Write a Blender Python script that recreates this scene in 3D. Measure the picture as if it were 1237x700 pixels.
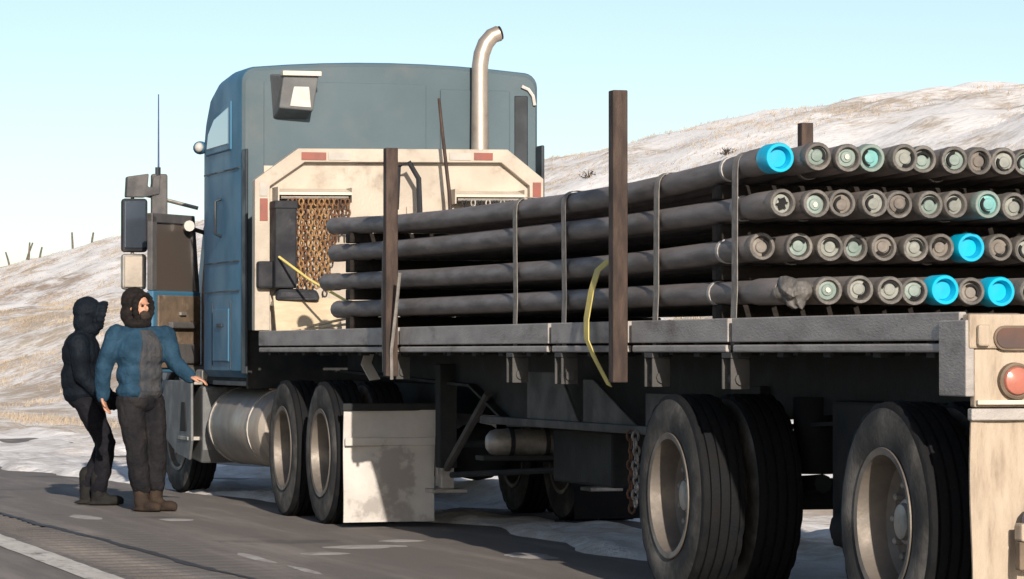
import bpy, bmesh, math, random
import numpy as np
from mathutils import Vector, Matrix, Euler

random.seed(7); rng = np.random.default_rng(11)
for o in list(bpy.data.objects): bpy.data.objects.remove(o)
scene = bpy.context.scene
COL = scene.collection
R = math.radians

# ------------------------------------------------------------------ camera, sky, sun, exposure
# world frame: +Y is the way the truck is heading, X=0 is the left edge of its trailer, Y=0 the trailer's tail
YAW, PITCH, FPX = 0.283, 0.018, 4196.4
cam_d = bpy.data.cameras.new('camera'); cam = bpy.data.objects.new('camera', cam_d); COL.objects.link(cam)
cam.location = (-5.876, -13.423, 1.286)
cam.rotation_euler = (math.pi/2 + PITCH, 0, -YAW)
cam_d.sensor_width = 36; cam_d.lens = 36*FPX/1237
cam_d.clip_start = 0.5; cam_d.clip_end = 9000
scene.camera = cam

SUN = Vector((-0.10, -0.92, 0.34)).normalized()         # towards the low winter sun, behind the truck
world = bpy.data.worlds.new('World'); scene.world = world; world.use_nodes = True
wn = world.node_tree.nodes; wl = world.node_tree.links; wn.clear()
sky = wn.new('ShaderNodeTexSky'); sky.sky_type = 'NISHITA'; sky.sun_disc = False
sky.sun_elevation = math.asin(SUN.z); sky.sun_rotation = math.atan2(SUN.x, SUN.y)
sky.air_density = 0.7; sky.dust_density = 1.0; sky.ozone_density = 1.0; sky.altitude = 600
bg = wn.new('ShaderNodeBackground'); bg.inputs['Strength'].default_value = 0.085
wo = wn.new('ShaderNodeOutputWorld')
wb = wn.new('ShaderNodeMix'); wb.data_type = 'RGBA'; wb.blend_type = 'MULTIPLY'; wb.inputs[0].default_value = 1; wb.inputs[7].default_value = (1.05, 1.0, .90, 1)   # camera white balance
wl.new(sky.outputs[0], wb.inputs[6]); wl.new(wb.outputs[2], bg.inputs['Color']); wl.new(bg.outputs[0], wo.inputs['Surface'])
sun_d = bpy.data.lights.new('sun', 'SUN'); sun_d.energy = 3.7; sun_d.angle = R(0.6); sun_d.color = (1.0, .89, .76)
sun = bpy.data.objects.new('sun', sun_d); COL.objects.link(sun)
sun.rotation_euler = SUN.to_track_quat('Z', 'Y').to_euler()
sun.location = (0, 0, 40)
vs = scene.view_settings
vs.view_transform = 'Standard'; vs.look = 'None'; vs.gamma = 1; vs.exposure = 0.8; vs.use_curve_mapping = False

# ------------------------------------------------------------------ materials
M = {}
def _lin(nt, a, b, f):
    m = nt.nodes.new('ShaderNodeMix'); m.data_type = 'RGBA'
    for s, v in ((6, a), (7, b)):
        if isinstance(v, tuple): m.inputs[s].default_value = (*v, 1)
        else: nt.links.new(v, m.inputs[s])
    if isinstance(f, (int, float)): m.inputs[0].default_value = f
    else: nt.links.new(f, m.inputs[0])
    return m.outputs[2]
def _noise(nt, vec, scale, detail=5, rough=.55):
    n = nt.nodes.new('ShaderNodeTexNoise'); n.inputs['Scale'].default_value = scale
    n.inputs['Detail'].default_value = detail; n.inputs['Roughness'].default_value = rough
    nt.links.new(vec, n.inputs['Vector']); return n.outputs['Fac']
def _ramp(nt, f, a, b):
    n = nt.nodes.new('ShaderNodeMapRange'); n.inputs[1].default_value = a; n.inputs[2].default_value = b
    n.interpolation_type = 'SMOOTHSTEP'; nt.links.new(f, n.inputs[0]); return n.outputs[0]
def _pos(nt, stretch=(1, 1, 1)):
    g = nt.nodes.new('ShaderNodeNewGeometry')
    m = nt.nodes.new('ShaderNodeMapping'); m.inputs['Scale'].default_value = stretch
    nt.links.new(g.outputs['Position'], m.inputs['Vector']); return m.outputs[0]
def newmat(name):
    m = bpy.data.materials.new(name); m.use_nodes = True; nt = m.node_tree
    return m, nt, nt.nodes['Principled BSDF']
def pmat(name, c1, c2=None, scale=6, rough=.6, metal=0, bump=.0, bscale=None, stretch=(1, 1, 1), dirt=None, spec=.4):
    m, nt, b = newmat(name); pos = _pos(nt, stretch)
    c2 = c2 or tuple(x*.7 for x in c1)
    f = _ramp(nt, _noise(nt, pos, scale), .3, .7)
    col = _lin(nt, c1, c2, f)
    if dirt:                                   # (colour, scale, lo, hi)
        g = _ramp(nt, _noise(nt, pos, dirt[1], 7, .65), dirt[2], dirt[3])
        col = _lin(nt, col, dirt[0], g)
    nt.links.new(col, b.inputs['Base Color'])
    r = nt.nodes.new('ShaderNodeMapRange'); r.inputs[3].default_value = max(.05, rough-.1); r.inputs[4].default_value = min(1, rough+.12)
    nt.links.new(f, r.inputs[0]); nt.links.new(r.outputs[0], b.inputs['Roughness'])
    b.inputs['Metallic'].default_value = metal; b.inputs['Specular IOR Level'].default_value = spec
    if bump:
        bn = nt.nodes.new('ShaderNodeBump'); bn.inputs['Strength'].default_value = bump; bn.inputs['Distance'].default_value = .02
        nt.links.new(_noise(nt, pos, bscale or scale*6, 4, .6), bn.inputs['Height']); nt.links.new(bn.outputs[0], b.inputs['Normal'])
    M[name] = m; return m

DUST = (.27, .24, .21)
pmat('cab_dusty', (.082, .118, .140), (.072, .104, .122), 1.1, .65, 0, .05, 30, dirt=((.13, .14, .142), 1.6, .45, .9), spec=.2)
pmat('cab_blue', (.046, .150, .255), (.040, .128, .215), 1.3, .5, 0, .03, 30, dirt=((.085, .135, .175), 1.8, .42, .95), spec=.25)
pmat('cab_dark', (.02, .03, .04), (.012, .016, .022), 4, .5)
pmat('black_rubber', (.008, .009, .011), (.012, .012, .013), 9, .8, 0, .25, 60, dirt=((.03, .028, .027), 3.2, .6, .95), spec=.12)
pmat('sidewall', (.028, .029, .03), (.06, .058, .055), 5, .82, 0, .2, 50, dirt=((.20, .185, .17), 2.4, .42, .8), spec=.12)
pmat('rim', (.19, .165, .142), (.12, .105, .093), 6, .55, .35, .1, 40, dirt=((.13, .12, .11), 5, .45, .8))
pmat('flap_grey', (.50, .475, .45), (.41, .39, .37), 4, .8, 0, .2, 30, dirt=((.31, .29, .275), 2.0, .5, .58))
pmat('flap_tan', (.42, .35, .275), (.34, .275, .21), 5, .85, 0, .35, 40, (3.5, 3.5, .7), dirt=((.22, .175, .135), 5, .5, .8))
pmat('frame_black', (.018, .021, .024), (.035, .036, .036), 5, .7, .1, .15, 40, dirt=((.09, .085, .08), 2.5, .58, .95), spec=.12)
pmat('underframe_grey', (.065, .062, .06), (.042, .042, .042), 4, .75, 0, .15, 30, dirt=((.05, .05, .05), 3, .5, .8))
pmat('rail_grey', (.36, .335, .315), (.28, .26, .25), 5, .65, .1, .25, 60, (1, .5, 1.5), dirt=((.15, .13, .118), 3.5, .5, .72))
pmat('deck_wood', (.17, .14, .115), (.11, .09, .075), 6, .85, 0, .3, 40, (6, .4, 1))
pmat('headboard_cream', (.42, .37, .31), (.36, .315, .265), 3, .55, .05, .12, 35, dirt=((.20, .165, .13), 3.2, .48, .78))
pmat('cream_bright', (.60, .53, .44), (.50, .44, .36), 4, .6, 0, .1, 30, dirt=((.3, .25, .2), 5, .6, .9))
pmat('tape_red', (.25, .075, .055), (.18, .06, .048), 12, .4)
pmat('tape_white', (.40, .375, .345), (.33, .31, .285), 12, .4)
pmat('rust', (.16, .075, .04), (.08, .045, .03), 16, .8, .1, .3, 90, dirt=((.26, .14, .06), 9, .5, .75))
pmat('rust_gold', (.34, .20, .085), (.18, .09, .045), 14, .75, .15, .3, 90)
pmat('stake_rust', (.066, .042, .033), (.038, .028, .025), 7, .75, .2, .25, 60, (3, 3, .7))
pmat('pipe_steel', (.215, .188, .178), (.14, .125, .12), 5, .62, .25, .2, 60, (3, .5, 3), dirt=((.20, .18, .165), 4, .5, .85))
pmat('pipe_end', (.13, .122, .115), (.085, .08, .077), 14, .65, .2, .25, 70, dirt=((.22, .2, .18), 9, .5, .8))
pmat('cap_grey', (.25, .26, .24), (.19, .20, .185), 18, .6, 0, .2, 60)
pmat('cap_green', (.20, .255, .235), (.15, .195, .18), 14, .55, 0, .15, 60)
pmat('cap_teal', (.14, .36, .36), (.13, .29, .29), 14, .5, 0, .15, 60)
pmat('cap_blue', (.0, .40, .62), (.0, .33, .55), 10, .38, 0, .05, 60)
pmat('cap_brown', (.19, .17, .15), (.13, .115, .105), 14, .65, 0, .2, 60)
pmat('cap_pale', (.62, .60, .50), (.48, .48, .4), 20, .5)
pmat('hole_dark', (.006, .006, .007), (.01, .01, .01), 5, .9)
pmat('band_white', (.36, .35, .34), (.25, .24, .23), 20, .6)
pmat('strap_grey', (.25, .235, .22), (.17, .16, .15), 20, .85, 0, .2, 120, spec=.12)
pmat('strap_yellow', (.66, .54, .16), (.52, .43, .15), 9, .8, 0, .2, 120, dirt=((.42, .38, .25), 6, .5, .8))
pmat('timber', (.026, .022, .02), (.018, .016, .015), 5, .88, 0, .35, 50, (.5, 6, 6), spec=.12)
pmat('plywood', (.50, .41, .29), (.40, .32, .22), 4, .75, 0, .15, 30, (1, 1, 5), dirt=((.36, .27, .18), 5, .55, .85))
pmat('tool_dark', (.035, .036, .042), (.022, .023, .028), 6, .6, .1, .15, 40, dirt=((.12, .11, .1), 4, .6, .9), spec=.12)
pmat('tank_steel', (.34, .30, .26), (.27, .24, .21), 2.5, .5, .35, .06, 30, dirt=((.19, .17, .15), 3.5, .45, .85))
pmat('steel_grey', (.34, .32, .30), (.22, .21, .195), 6, .5, .5, .1, 40, dirt=((.13, .12, .11), 6, .5, .85))
pmat('stack_chrome', (.50, .43, .36), (.38, .32, .27), 4, .38, .65, .05, 30, dirt=((.17, .14, .12), 4, .55, .9))
pmat('step_grey', (.135, .14, .145), (.095, .10, .105), 4, .6, .1, .15, 30, dirt=((.2, .19, .18), 4, .5, .9))
pmat('interior_brown', (.17, .125, .09), (.10, .075, .055), 7, .8, 0, .25, 40, dirt=((.30, .23, .16), 6, .55, .8))
pmat('interior_grey', (.10, .095, .095), (.06, .06, .065), 6, .75, 0, .2, 40)
pmat('lens_red', (.42, .15, .11), (.34, .12, .09), 14, .25)
pmat('lens_dark', (.12, .065, .05), (.07, .045, .04), 14, .35)
pmat('lens_clear', (.55, .53, .50), (.45, .43, .41), 14, .25)
pmat('lens_amber', (.50, .27, .14), (.4, .2, .1), 14, .35)
pmat('reflector_blue', (.07, .09, .20), (.06, .07, .15), 14, .3)
pmat('line_paint', (.62, .58, .53), (.46, .43, .39), 3, .7, 0, .2, 60, (2, .6, 1), dirt=((.16, .145, .13), 4.5, .5, .72))
pmat('tar', (.035, .033, .033), (.05, .047, .045), 9, .6, 0, .2, 60)
pmat('snow_clean', (.80, .81, .84), (.74, .74, .76), 3, .75, 0, .5, 25)
pmat('snow_dirty', (.42, .40, .385), (.30, .28, .265), 6, .8, 0, .4, 40, dirt=((.2, .18, .165), 5, .45, .7))
pmat('skin', (.46, .25, .17), (.40, .20, .13), 12, .55)
pmat('hair_dark', (.025, .018, .014), (.04, .028, .02), 40, .8, 0, .5, 160)
pmat('fur_brown', (.012, .011, .011), (.024, .02, .019), 45, .95, 0, .8, 140, spec=.12)
pmat('jacket_blue', (.020, .055, .095), (.012, .034, .060), 7, .78, 0, .9, 17, spec=.12)
pmat('jacket_front', (.062, .062, .066), (.035, .04, .05), 9, .85, 0, .9, 17, spec=.12)
pmat('trouser_grey', (.018, .017, .019), (.010, .010, .013), 6, .88, 0, .9, 17, dirt=((.035, .03, .028), 5, .5, .85), spec=.12)
pmat('coat_black', (.006, .010, .016), (.004, .006, .010), 6, .75, 0, .9, 17, spec=.12)
pmat('trouser_black', (.011, .011, .015), (.007, .007, .01), 6, .85, 0, .9, 17, spec=.12)
pmat('boot_brown', (.045, .030, .022), (.025, .02, .017), 8, .75, 0, .3, 60, spec=.12)
pmat('boot_grey', (.012, .012, .013), (.02, .019, .018), 8, .8, 0, .3, 60, spec=.12)
pmat('grass_dry', (.44, .37, .29), (.30, .24, .18), .7, .9)
pmat('post_wood', (.14, .11, .09), (.08, .065, .055), 6, .9, 0, .3, 40)
pmat('shrub_twig', (.06, .045, .035), (.03, .024, .02), 6, .9)

def glass(name, col, rough=.08):
    m, nt, b = newmat(name)
    b.inputs['Base Color'].default_value = (*col, 1); b.inputs['Roughness'].default_value = rough
    b.inputs['Specular IOR Level'].default_value = .9; b.inputs['Coat Weight'].default_value = .6
    b.inputs['Coat Roughness'].default_value = .03
    M[name] = m
glass('glass_brown', (.09, .075, .065), .3); glass('glass_dark', (.012, .018, .025)); glass('glass_pale', (.16, .27, .37), .15)
def mirror_mat():
    m, nt, b = newmat('mirror_glass'); b.inputs['Base Color'].default_value = (.12, .15, .2, 1)
    b.inputs['Metallic'].default_value = .8; b.inputs['Roughness'].default_value = .15; M['mirror_glass'] = m
mirror_mat()

def road_mat():
    m, nt, b = newmat('asphalt'); pos = _pos(nt); st = _pos(nt, (1.4, .12, 1))
    f = _ramp(nt, _noise(nt, pos, 90, 3, .7), .3, .7)
    col = _lin(nt, (.19, .168, .152), (.125, .112, .104), f)
    col = _lin(nt, col, (.27, .24, .215), _ramp(nt, _noise(nt, st, 1.6, 7, .65), .44, .74))     # salt and dust along the lane
    col = _lin(nt, col, (.085, .078, .075), _ramp(nt, _noise(nt, pos, .7, 6, .6), .56, .74))      # damp patches
    nt.links.new(col, b.inputs['Base Color']); b.inputs['Roughness'].default_value = .8
    b.inputs['Specular IOR Level'].default_value = .3
    bn = nt.nodes.new('ShaderNodeBump'); bn.inputs['Strength'].default_value = .5; bn.inputs['Distance'].default_value = .01
    nt.links.new(_noise(nt, pos, 110, 3, .7), bn.inputs['Height']); nt.links.new(bn.outputs[0], b.inputs['Normal'])
    M['asphalt'] = m
road_mat()

def terrain_mat():
    m, nt, b = newmat('snowy_prairie'); L = nt.links; pos = _pos(nt)
    sep = nt.nodes.new('ShaderNodeSeparateXYZ'); L.new(pos, sep.inputs[0])
    X = sep.outputs[0]
    def math_(op, a, c):
        n = nt.nodes.new('ShaderNodeMath'); n.operation = op
        for i, v in enumerate((a, c)):
            if isinstance(v, (int, float)): n.inputs[i].default_value = v
            else: L.new(v, n.inputs[i])
        return n.outputs[0]
    # how much dead grass shows: little on the verge, most on the cut slope, patchy on the hill
    n1 = _noise(nt, _pos(nt, (1, .22, 1)), .45, 7, .62)
    n2 = _noise(nt, _pos(nt, (.5, .12, 1)), .12, 5, .6)
    n3 = _noise(nt, pos, 2.2, 5, .7)
    slope = math_('MULTIPLY', _ramp(nt, X, 5.5, 9), math_('SUBTRACT', 1, _ramp(nt, X, 15, 24)))
    hill = _ramp(nt, X, 17, 28)
    vg = math_('MULTIPLY', _ramp(nt, X, .6, 1.5), math_('SUBTRACT', 1, _ramp(nt, X, 4.5, 7)))
    t = math_('ADD', math_('ADD', math_('MULTIPLY', slope, .055), math_('MULTIPLY', vg, .05)), math_('MULTIPLY', hill, .004))
    s = math_('ADD', math_('ADD', math_('MULTIPLY', n1, .46), math_('MULTIPLY', n2, .26)), math_('MULTIPLY', n3, .28))
    g = _ramp(nt, math_('ADD', s, t), .48, .60)
    verge = _ramp(nt, X, .2, 1.6)
    g = math_('MULTIPLY', g, verge)
    tan = _lin(nt, (.56, .475, .385), (.43, .35, .27), _ramp(nt, _noise(nt, pos, 3.5, 5, .7), .35, .65))
    tan = _lin(nt, tan, (.34, .25, .19), _ramp(nt, n2, .52, .66))
    snow = _lin(nt, (.90, .88, .86), (.82, .79, .775), _ramp(nt, _noise(nt, pos, 1.2, 6, .6), .35, .7))
    slush = _lin(nt, (.76, .74, .725), (.50, .47, .45), _ramp(nt, _noise(nt, _pos(nt, (2, .5, 1)), 1.6, 6, .6), .4, .68))
    snow = _lin(nt, slush, snow, _ramp(nt, X, .6, 2.0))
    L.new(_lin(nt, snow, tan, g), b.inputs['Base Color']); b.inputs['Roughness'].default_value = .9
    b.inputs['Specular IOR Level'].default_value = .2
    bn = nt.nodes.new('ShaderNodeBump'); bn.inputs['Strength'].default_value = .7; bn.inputs['Distance'].default_value = .12
    L.new(_noise(nt, pos, 2.6, 7, .65), bn.inputs['Height']); L.new(bn.outputs[0], b.inputs['Normal'])
    M['snowy_prairie'] = m
terrain_mat()

# ------------------------------------------------------------------ mesh builder
class MB:
    def __init__(s): s.v = []; s.f = []
    def add(s, vs, fs):
        o = len(s.v); s.v += [tuple(map(float, p)) for p in vs]; s.f += [tuple(i+o for i in f) for f in fs]; return s
    def hexa(s, p): return s.add(p, [(0, 3, 2, 1), (4, 5, 6, 7), (0, 1, 5, 4), (1, 2, 6, 5), (2, 3, 7, 6), (3, 0, 4, 7)])
    def box(s, x0, x1, y0, y1, z0, z1):
        return s.hexa([(x0, y0, z0), (x1, y0, z0), (x1, y1, z0), (x0, y1, z0), (x0, y0, z1), (x1, y0, z1), (x1, y1, z1), (x0, y1, z1)])
    def tube(s, pts, rad, n=10, cap=True, flat=None):
        pts = [Vector(p) for p in pts]; k = len(pts)
        rad = [rad]*k if isinstance(rad, (int, float)) else rad
        rings = []; up = None
        for i, p in enumerate(pts):
            t = (pts[min(i+1, k-1)]-pts[max(i-1, 0)]).normalized()
            if up is None:
                up = Vector((0, 0, 1)) if abs(t.z) < .9 else Vector((1, 0, 0))
            a = t.cross(up).normalized(); b = a.cross(t).normalized(); up = b
            fa, fb = flat or (1, 1)
            rings.append([p+(a*math.cos(2*math.pi*j/n)*fa+b*math.sin(2*math.pi*j/n)*fb)*rad[i] for j in range(n)])
        o = len(s.v)
        for r_ in rings: s.v += [tuple(q) for q in r_]
        for i in range(k-1):
            for j in range(n):
                a = o+i*n+j; b = o+i*n+(j+1) % n
                s.f.append((a, b, b+n, a+n))
        if cap:
            s.f.append(tuple(o+j for j in range(n))[::-1]); s.f.append(tuple(o+(k-1)*n+j for j in range(n)))
        return s
    def lathe(s, prof, org, axis='X', n=32, wob=None):
        o = len(s.v); org = Vector(org); k = len(prof)
        for i, (h, r_) in enumerate(prof):
            for j in range(n):
                a = 2*math.pi*j/n; rr = r_+(wob(i, j) if wob else 0); c, d = rr*math.cos(a), rr*math.sin(a)
                p = {'X': (h, c, d), 'Y': (d, h, c), 'Z': (c, d, h)}[axis]
                s.v.append(tuple(org+Vector(p)))
        for i in range(k-1):
            for j in range(n):
                a = o+i*n+j; b = o+i*n+(j+1) % n
                s.f.append((a, b, b+n, a+n))
        s.f.append(tuple(o+j for j in range(n))[::-1]); s.f.append(tuple(o+(k-1)*n+j for j in range(n)))
        return s
    def prism(s, poly, axis, a, b):
        n = len(poly); P = lambda p, h: {'X': (h, p[0], p[1]), 'Y': (p[0], h, p[1]), 'Z': (p[0], p[1], h)}[axis]
        return s.add([P(p, a) for p in poly]+[P(p, b) for p in poly],
                     [tuple(range(n))[::-1], tuple(range(n, 2*n))]+[(i, (i+1) % n, (i+1) % n+n, i+n) for i in range(n)])
    def ribbon(s, pts, width, thick, wdir=(0, 1, 0)):
        pts = [Vector(p) for p in pts]; w = Vector(wdir).normalized()*width/2; k = len(pts); o = len(s.v)
        for i, p in enumerate(pts):
            t = (pts[min(i+1, k-1)]-pts[max(i-1, 0)]).normalized(); nn = t.cross(w).normalized()*thick/2
            s.v += [tuple(p-w-nn), tuple(p+w-nn), tuple(p+w+nn), tuple(p-w+nn)]
        for i in range(k-1):
            for j in range(4):
                a = o+i*4+j; b = o+i*4+(j+1) % 4; s.f.append((a, b, b+4, a+4))
        s.f += [(o+3, o+2, o+1, o), tuple(o+(k-1)*4+j for j in range(4))]
        return s
    def ell(s, c, r_, rot=None, n=14):
        o = len(s.v); c = Vector(c); m = n//2; vs = []
        for i in range(1, m):
            th = math.pi*i/m
            for j in range(n):
                ph = 2*math.pi*j/n; vs.append(Vector((r_[0]*math.sin(th)*math.cos(ph), r_[1]*math.sin(th)*math.sin(ph), r_[2]*math.cos(th))))
        vs += [Vector((0, 0, r_[2])), Vector((0, 0, -r_[2]))]
        if rot: vs = [rot @ q for q in vs]
        fs = []
        for i in range(m-2):
            for j in range(n): fs.append((i*n+j, (i+1)*n+j, (i+1)*n+(j+1) % n, i*n+(j+1) % n))
        T = (m-1)*n
        for j in range(n): fs += [(T, j, (j+1) % n), (T+1, (m-2)*n+(j+1) % n, (m-2)*n+j)]
        return s.add([c+q for q in vs], fs)
    def mesh(s, name, smooth=False, origin=(0, 0, 0)):
        me = bpy.data.meshes.new(name); o = Vector(origin)
        me.from_pydata([tuple(Vector(p)-o) for p in s.v], [], s.f); me.validate()
        bm = bmesh.new(); bm.from_mesh(me); bmesh.ops.recalc_face_normals(bm, faces=bm.faces); bm.to_mesh(me); bm.free()
        if smooth:
            me.shade_smooth()
            me.set_sharp_from_angle(angle=R(smooth if smooth is not True else 40))
        return me
    def build(s, name, mat, parent=None, smooth=False, bevel=0, origin=None):
        if parent is None and origin is None:
            a = np.array(s.v); origin = ((a[:, 0].min()+a[:, 0].max())/2, (a[:, 1].min()+a[:, 1].max())/2, a[:, 2].min())
        me = s.mesh(name, smooth, origin or (0, 0, 0)); me.materials.append(M[mat])
        o = bpy.data.objects.new(name, me); COL.objects.link(o)
        if origin: o.location = origin
        if bevel:
            b = o.modifiers.new('bevel', 'BEVEL'); b.width = bevel; b.segments = 2; b.limit_method = 'ANGLE'; b.angle_limit = R(40)
        if parent: attach(o, parent)
        return o
def attach(o, parent):
    o.parent = parent
    if parent.type == 'EMPTY': o.matrix_parent_inverse = Matrix.Translation(-Vector(parent.location))
def tag(o, label, cat, group=None):
    o['label'] = label; o['category'] = cat
    if group: o['group'] = group
    return o
def thing(name, label, cat, loc, group=None):
    o = bpy.data.objects.new(name, None); COL.objects.link(o); o.location = loc; o.empty_display_size = .2
    return tag(o, label, cat, group)
def inst(name, me, parent, loc, rot=(0, 0, 0)):
    o = bpy.data.objects.new(name, me); COL.objects.link(o); o.location = loc; o.rotation_euler = rot
    if parent: attach(o, parent)
    return o
def bx(name, mat, parent, *b, bevel=.006): return MB().box(*b).build(name, mat, parent, bevel=bevel)

def remesh(o, vox, sm=3, disp=0, size=.09):
    r_ = o.modifiers.new('remesh', 'REMESH'); r_.mode = 'VOXEL'; r_.voxel_size = vox; r_.use_smooth_shade = True
    s = o.modifiers.new('smooth', 'SMOOTH'); s.iterations = sm; s.factor = .5
    if disp:
        tx = bpy.data.textures.new('folds', 'CLOUDS'); tx.noise_scale = size; tx.noise_depth = 3
        d = o.modifiers.new('folds', 'DISPLACE'); d.texture = tx; d.strength = disp; d.mid_level = .5; d.texture_coords = 'GLOBAL'
    return o

# ------------------------------------------------------------------ terrain
def vnoise(x, y, seed=0):
    x = np.asarray(x, float); y = np.asarray(y, float)
    xi = np.floor(x).astype(np.int64); yi = np.floor(y).astype(np.int64); fx = x-xi; fy = y-yi
    def h(i, j):
        n = (i*374761393+j*668265263+seed*1442695041) & 0x7fffffff
        n = ((n ^ (n >> 13))*1274126177) & 0x7fffffff
        return ((n ^ (n >> 16)) & 0xffff)/65535.-.5
    u = fx*fx*(3-2*fx); v = fy*fy*(3-2*fy)
    return (h(xi, yi)*(1-u)+h(xi+1, yi)*u)*(1-v)+(h(xi, yi+1)*(1-u)+h(xi+1, yi+1)*u)*v
def fbm(x, y, o=4, seed=0):
    r_ = 0; a = 1.
    for k in range(o): r_ = r_+a*vnoise(x*2**k, y*2**k, seed+k); a *= .5
    return r_
def sstep(x, a, b):
    t = np.clip((x-a)/(b-a), 0, 1); return t*t*(3-2*t)
EDGE = ([-80, 0, 6, 10.8, 14, 17.6, 20, 24.5, 40, 400], [1.2, .9, .6, .95, .5, .1, -.1, -.65, -.8, -.8])
def edge(y): return np.interp(y, *EDGE)+.22*fbm(np.asarray(y)*.9, np.asarray(y)*0+3.3, 3, 5)+.10*vnoise(np.asarray(y)*4, np.asarray(y)*0, 9)
PX = [-400, -40, -14, -10, -9, 3, 4.5, 7, 10, 14, 18, 23, 30, 38, 45, 55, 80, 200, 3000]
PZ = [-2, -1, -.9, -.3, -.06, .03, -.12, .12, 1.15, 2.55, 3.15, 3.9, 6.4, 9.3, 10.9, 11.2, 9.5, 6, 2]
def H(x, y):
    x = np.asarray(x, float); y = np.asarray(y, float)
    z = np.interp(x, PX, PZ); z = .5*z+.25*(np.interp(x-1.2, PX, PZ)+np.interp(x+1.2, PX, PZ))
    ridge = np.interp(y, [-200, 60, 97, 109, 126, 144, 156, 282, 324, 360, 600], [.8, .86, .935, 1.02, 1.055, 1.03, 1.0, .99, .95, .86, .5])
    z = np.where(x > 18, 3.15+(z-3.15)*ridge, z)
    am = sstep(x, 4, 12)
    z = z+am*(.55*fbm(x*.09, y*.05, 3, 1)+.28*fbm(x*.45, y*.3, 4, 2))+sstep(x, 18, 30)*.45*fbm(x*.3, y*.22, 4, 3)
    e = edge(y); s = sstep(x, e-.06, e+.28)
    near = -.07+s*(.11+.09*fbm(x*1.6, y*.9, 4, 4))+sstep(x, .4, 2.4)*.20*fbm(x*.9, y*.45, 4, 6)
    t = sstep(x, 2.6, 4.0)
    return np.where(x < -9.5, z, np.where(x < 1.4, near, near*(1-t)+z*t))
def grid_mesh(xs, ys, fz):
    nx, ny = len(xs), len(ys); gx, gy = np.meshgrid(xs, ys); z = fz(gx, gy)
    v = np.stack([gx.ravel(), gy.ravel(), z.ravel()], 1)
    i = np.arange(nx-1); j = np.arange(ny-1); I, J = np.meshgrid(i, j); a = (J*nx+I).ravel()
    f = np.stack([a, a+1, a+1+nx, a+nx], 1)
    me = bpy.data.meshes.new('grid'); me.vertices.add(len(v)); me.vertices.foreach_set('co', v.ravel())
    me.loops.add(f.size); me.loops.foreach_set('vertex_index', f.ravel().astype(np.int32))
    me.polygons.add(len(f)); me.polygons.foreach_set('loop_start', np.arange(len(f))*4)
    me.polygons.foreach_set('loop_total', np.full(len(f), 4)); me.update(); me.validate(); me.shade_smooth(); return me
xs = np.unique(np.concatenate([[-3000, -1000, -400, -150, -60, -40, -25, -14, -11, -9.5, -6, -3], np.arange(-1.6, 4, .07), np.arange(4, 24, .4), np.arange(24, 62, .6), [66, 72, 80, 95, 120, 160, 200, 400, 1000, 3000]]))
ys = np.unique(np.concatenate([[-3000, -1000, -300, -100, -50, -25], np.arange(-12, 32, .3), np.arange(32, 110, .8), np.arange(110, 400, 1.7), [430, 480, 550, 700, 1000, 2000, 4000, 7000]]))
me = grid_mesh(xs, ys, H); me.materials.append(M['snowy_prairie'])
terrain = bpy.data.objects.new('snowy_terrain', me); COL.objects.link(terrain); terrain['kind'] = 'structure'
# the road: one sheet, with real milled grooves along the shoulder
rx = np.array([-9.2, -6, -2.8, -2.42, -2.38, -2.3, -2.2, -2.1, -2.06, -2.02, -.8, 0, .8, 1.6, 2.4])
ry = np.unique(np.concatenate([[-300, -100, -40, -12], np.arange(-2, 34, .05), [40, 60, 100, 200, 400, 900, 2500]]))
def road_z(x, y):
    ins = np.where((x > -2.39) & (x < -2.05), 1., 0.)
    g = np.clip(1-((np.mod(y, .30)-.15)/.085)**2, 0, 1)
    return -.03*g*ins*((y > -2) & (y < 34))
me = grid_mesh(rx, ry, road_z); me.materials.append(M['asphalt'])
road = bpy.data.objects.new('road', me); COL.objects.link(road); road['kind'] = 'structure'
def sheet(name, mat, pts_l, pts_r, z):
    m = MB(); n = len(pts_l)
    m.add([(x, y, z) for x, y in pts_l]+[(x, y, z) for x, y in pts_r], [(i, i+1, n+i+1, n+i) for i in range(n-1)])
    o = m.build(name, mat); o['kind'] = 'structure'; return o
yy = np.concatenate([np.arange(-30, 60, .25), [80, 120, 200, 400]])
sheet('edge_line', 'line_paint', [(-2.70+.012*float(vnoise(y*5, 0, 21)), y) for y in yy], [(-2.49+.02*float(vnoise(y*6, 2, 22)), y) for y in yy], .004)
yy = np.arange(-6, 34, .12)
ctr = [-2.08+max(0, (13.5-y))*.03+.10*float(fbm(y*.5, 1.0, 6, 31)) for y in yy]
sheet('road_crack', 'tar', [(c-.012-.06*abs(float(fbm(y*2.3, 5, 3, 33))), y) for c, y in zip(ctr, yy)], [(c+.012+.06*abs(float(fbm(y*2.3, 7, 3, 34))), y) for c, y in zip(ctr, yy)], .004)
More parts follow.
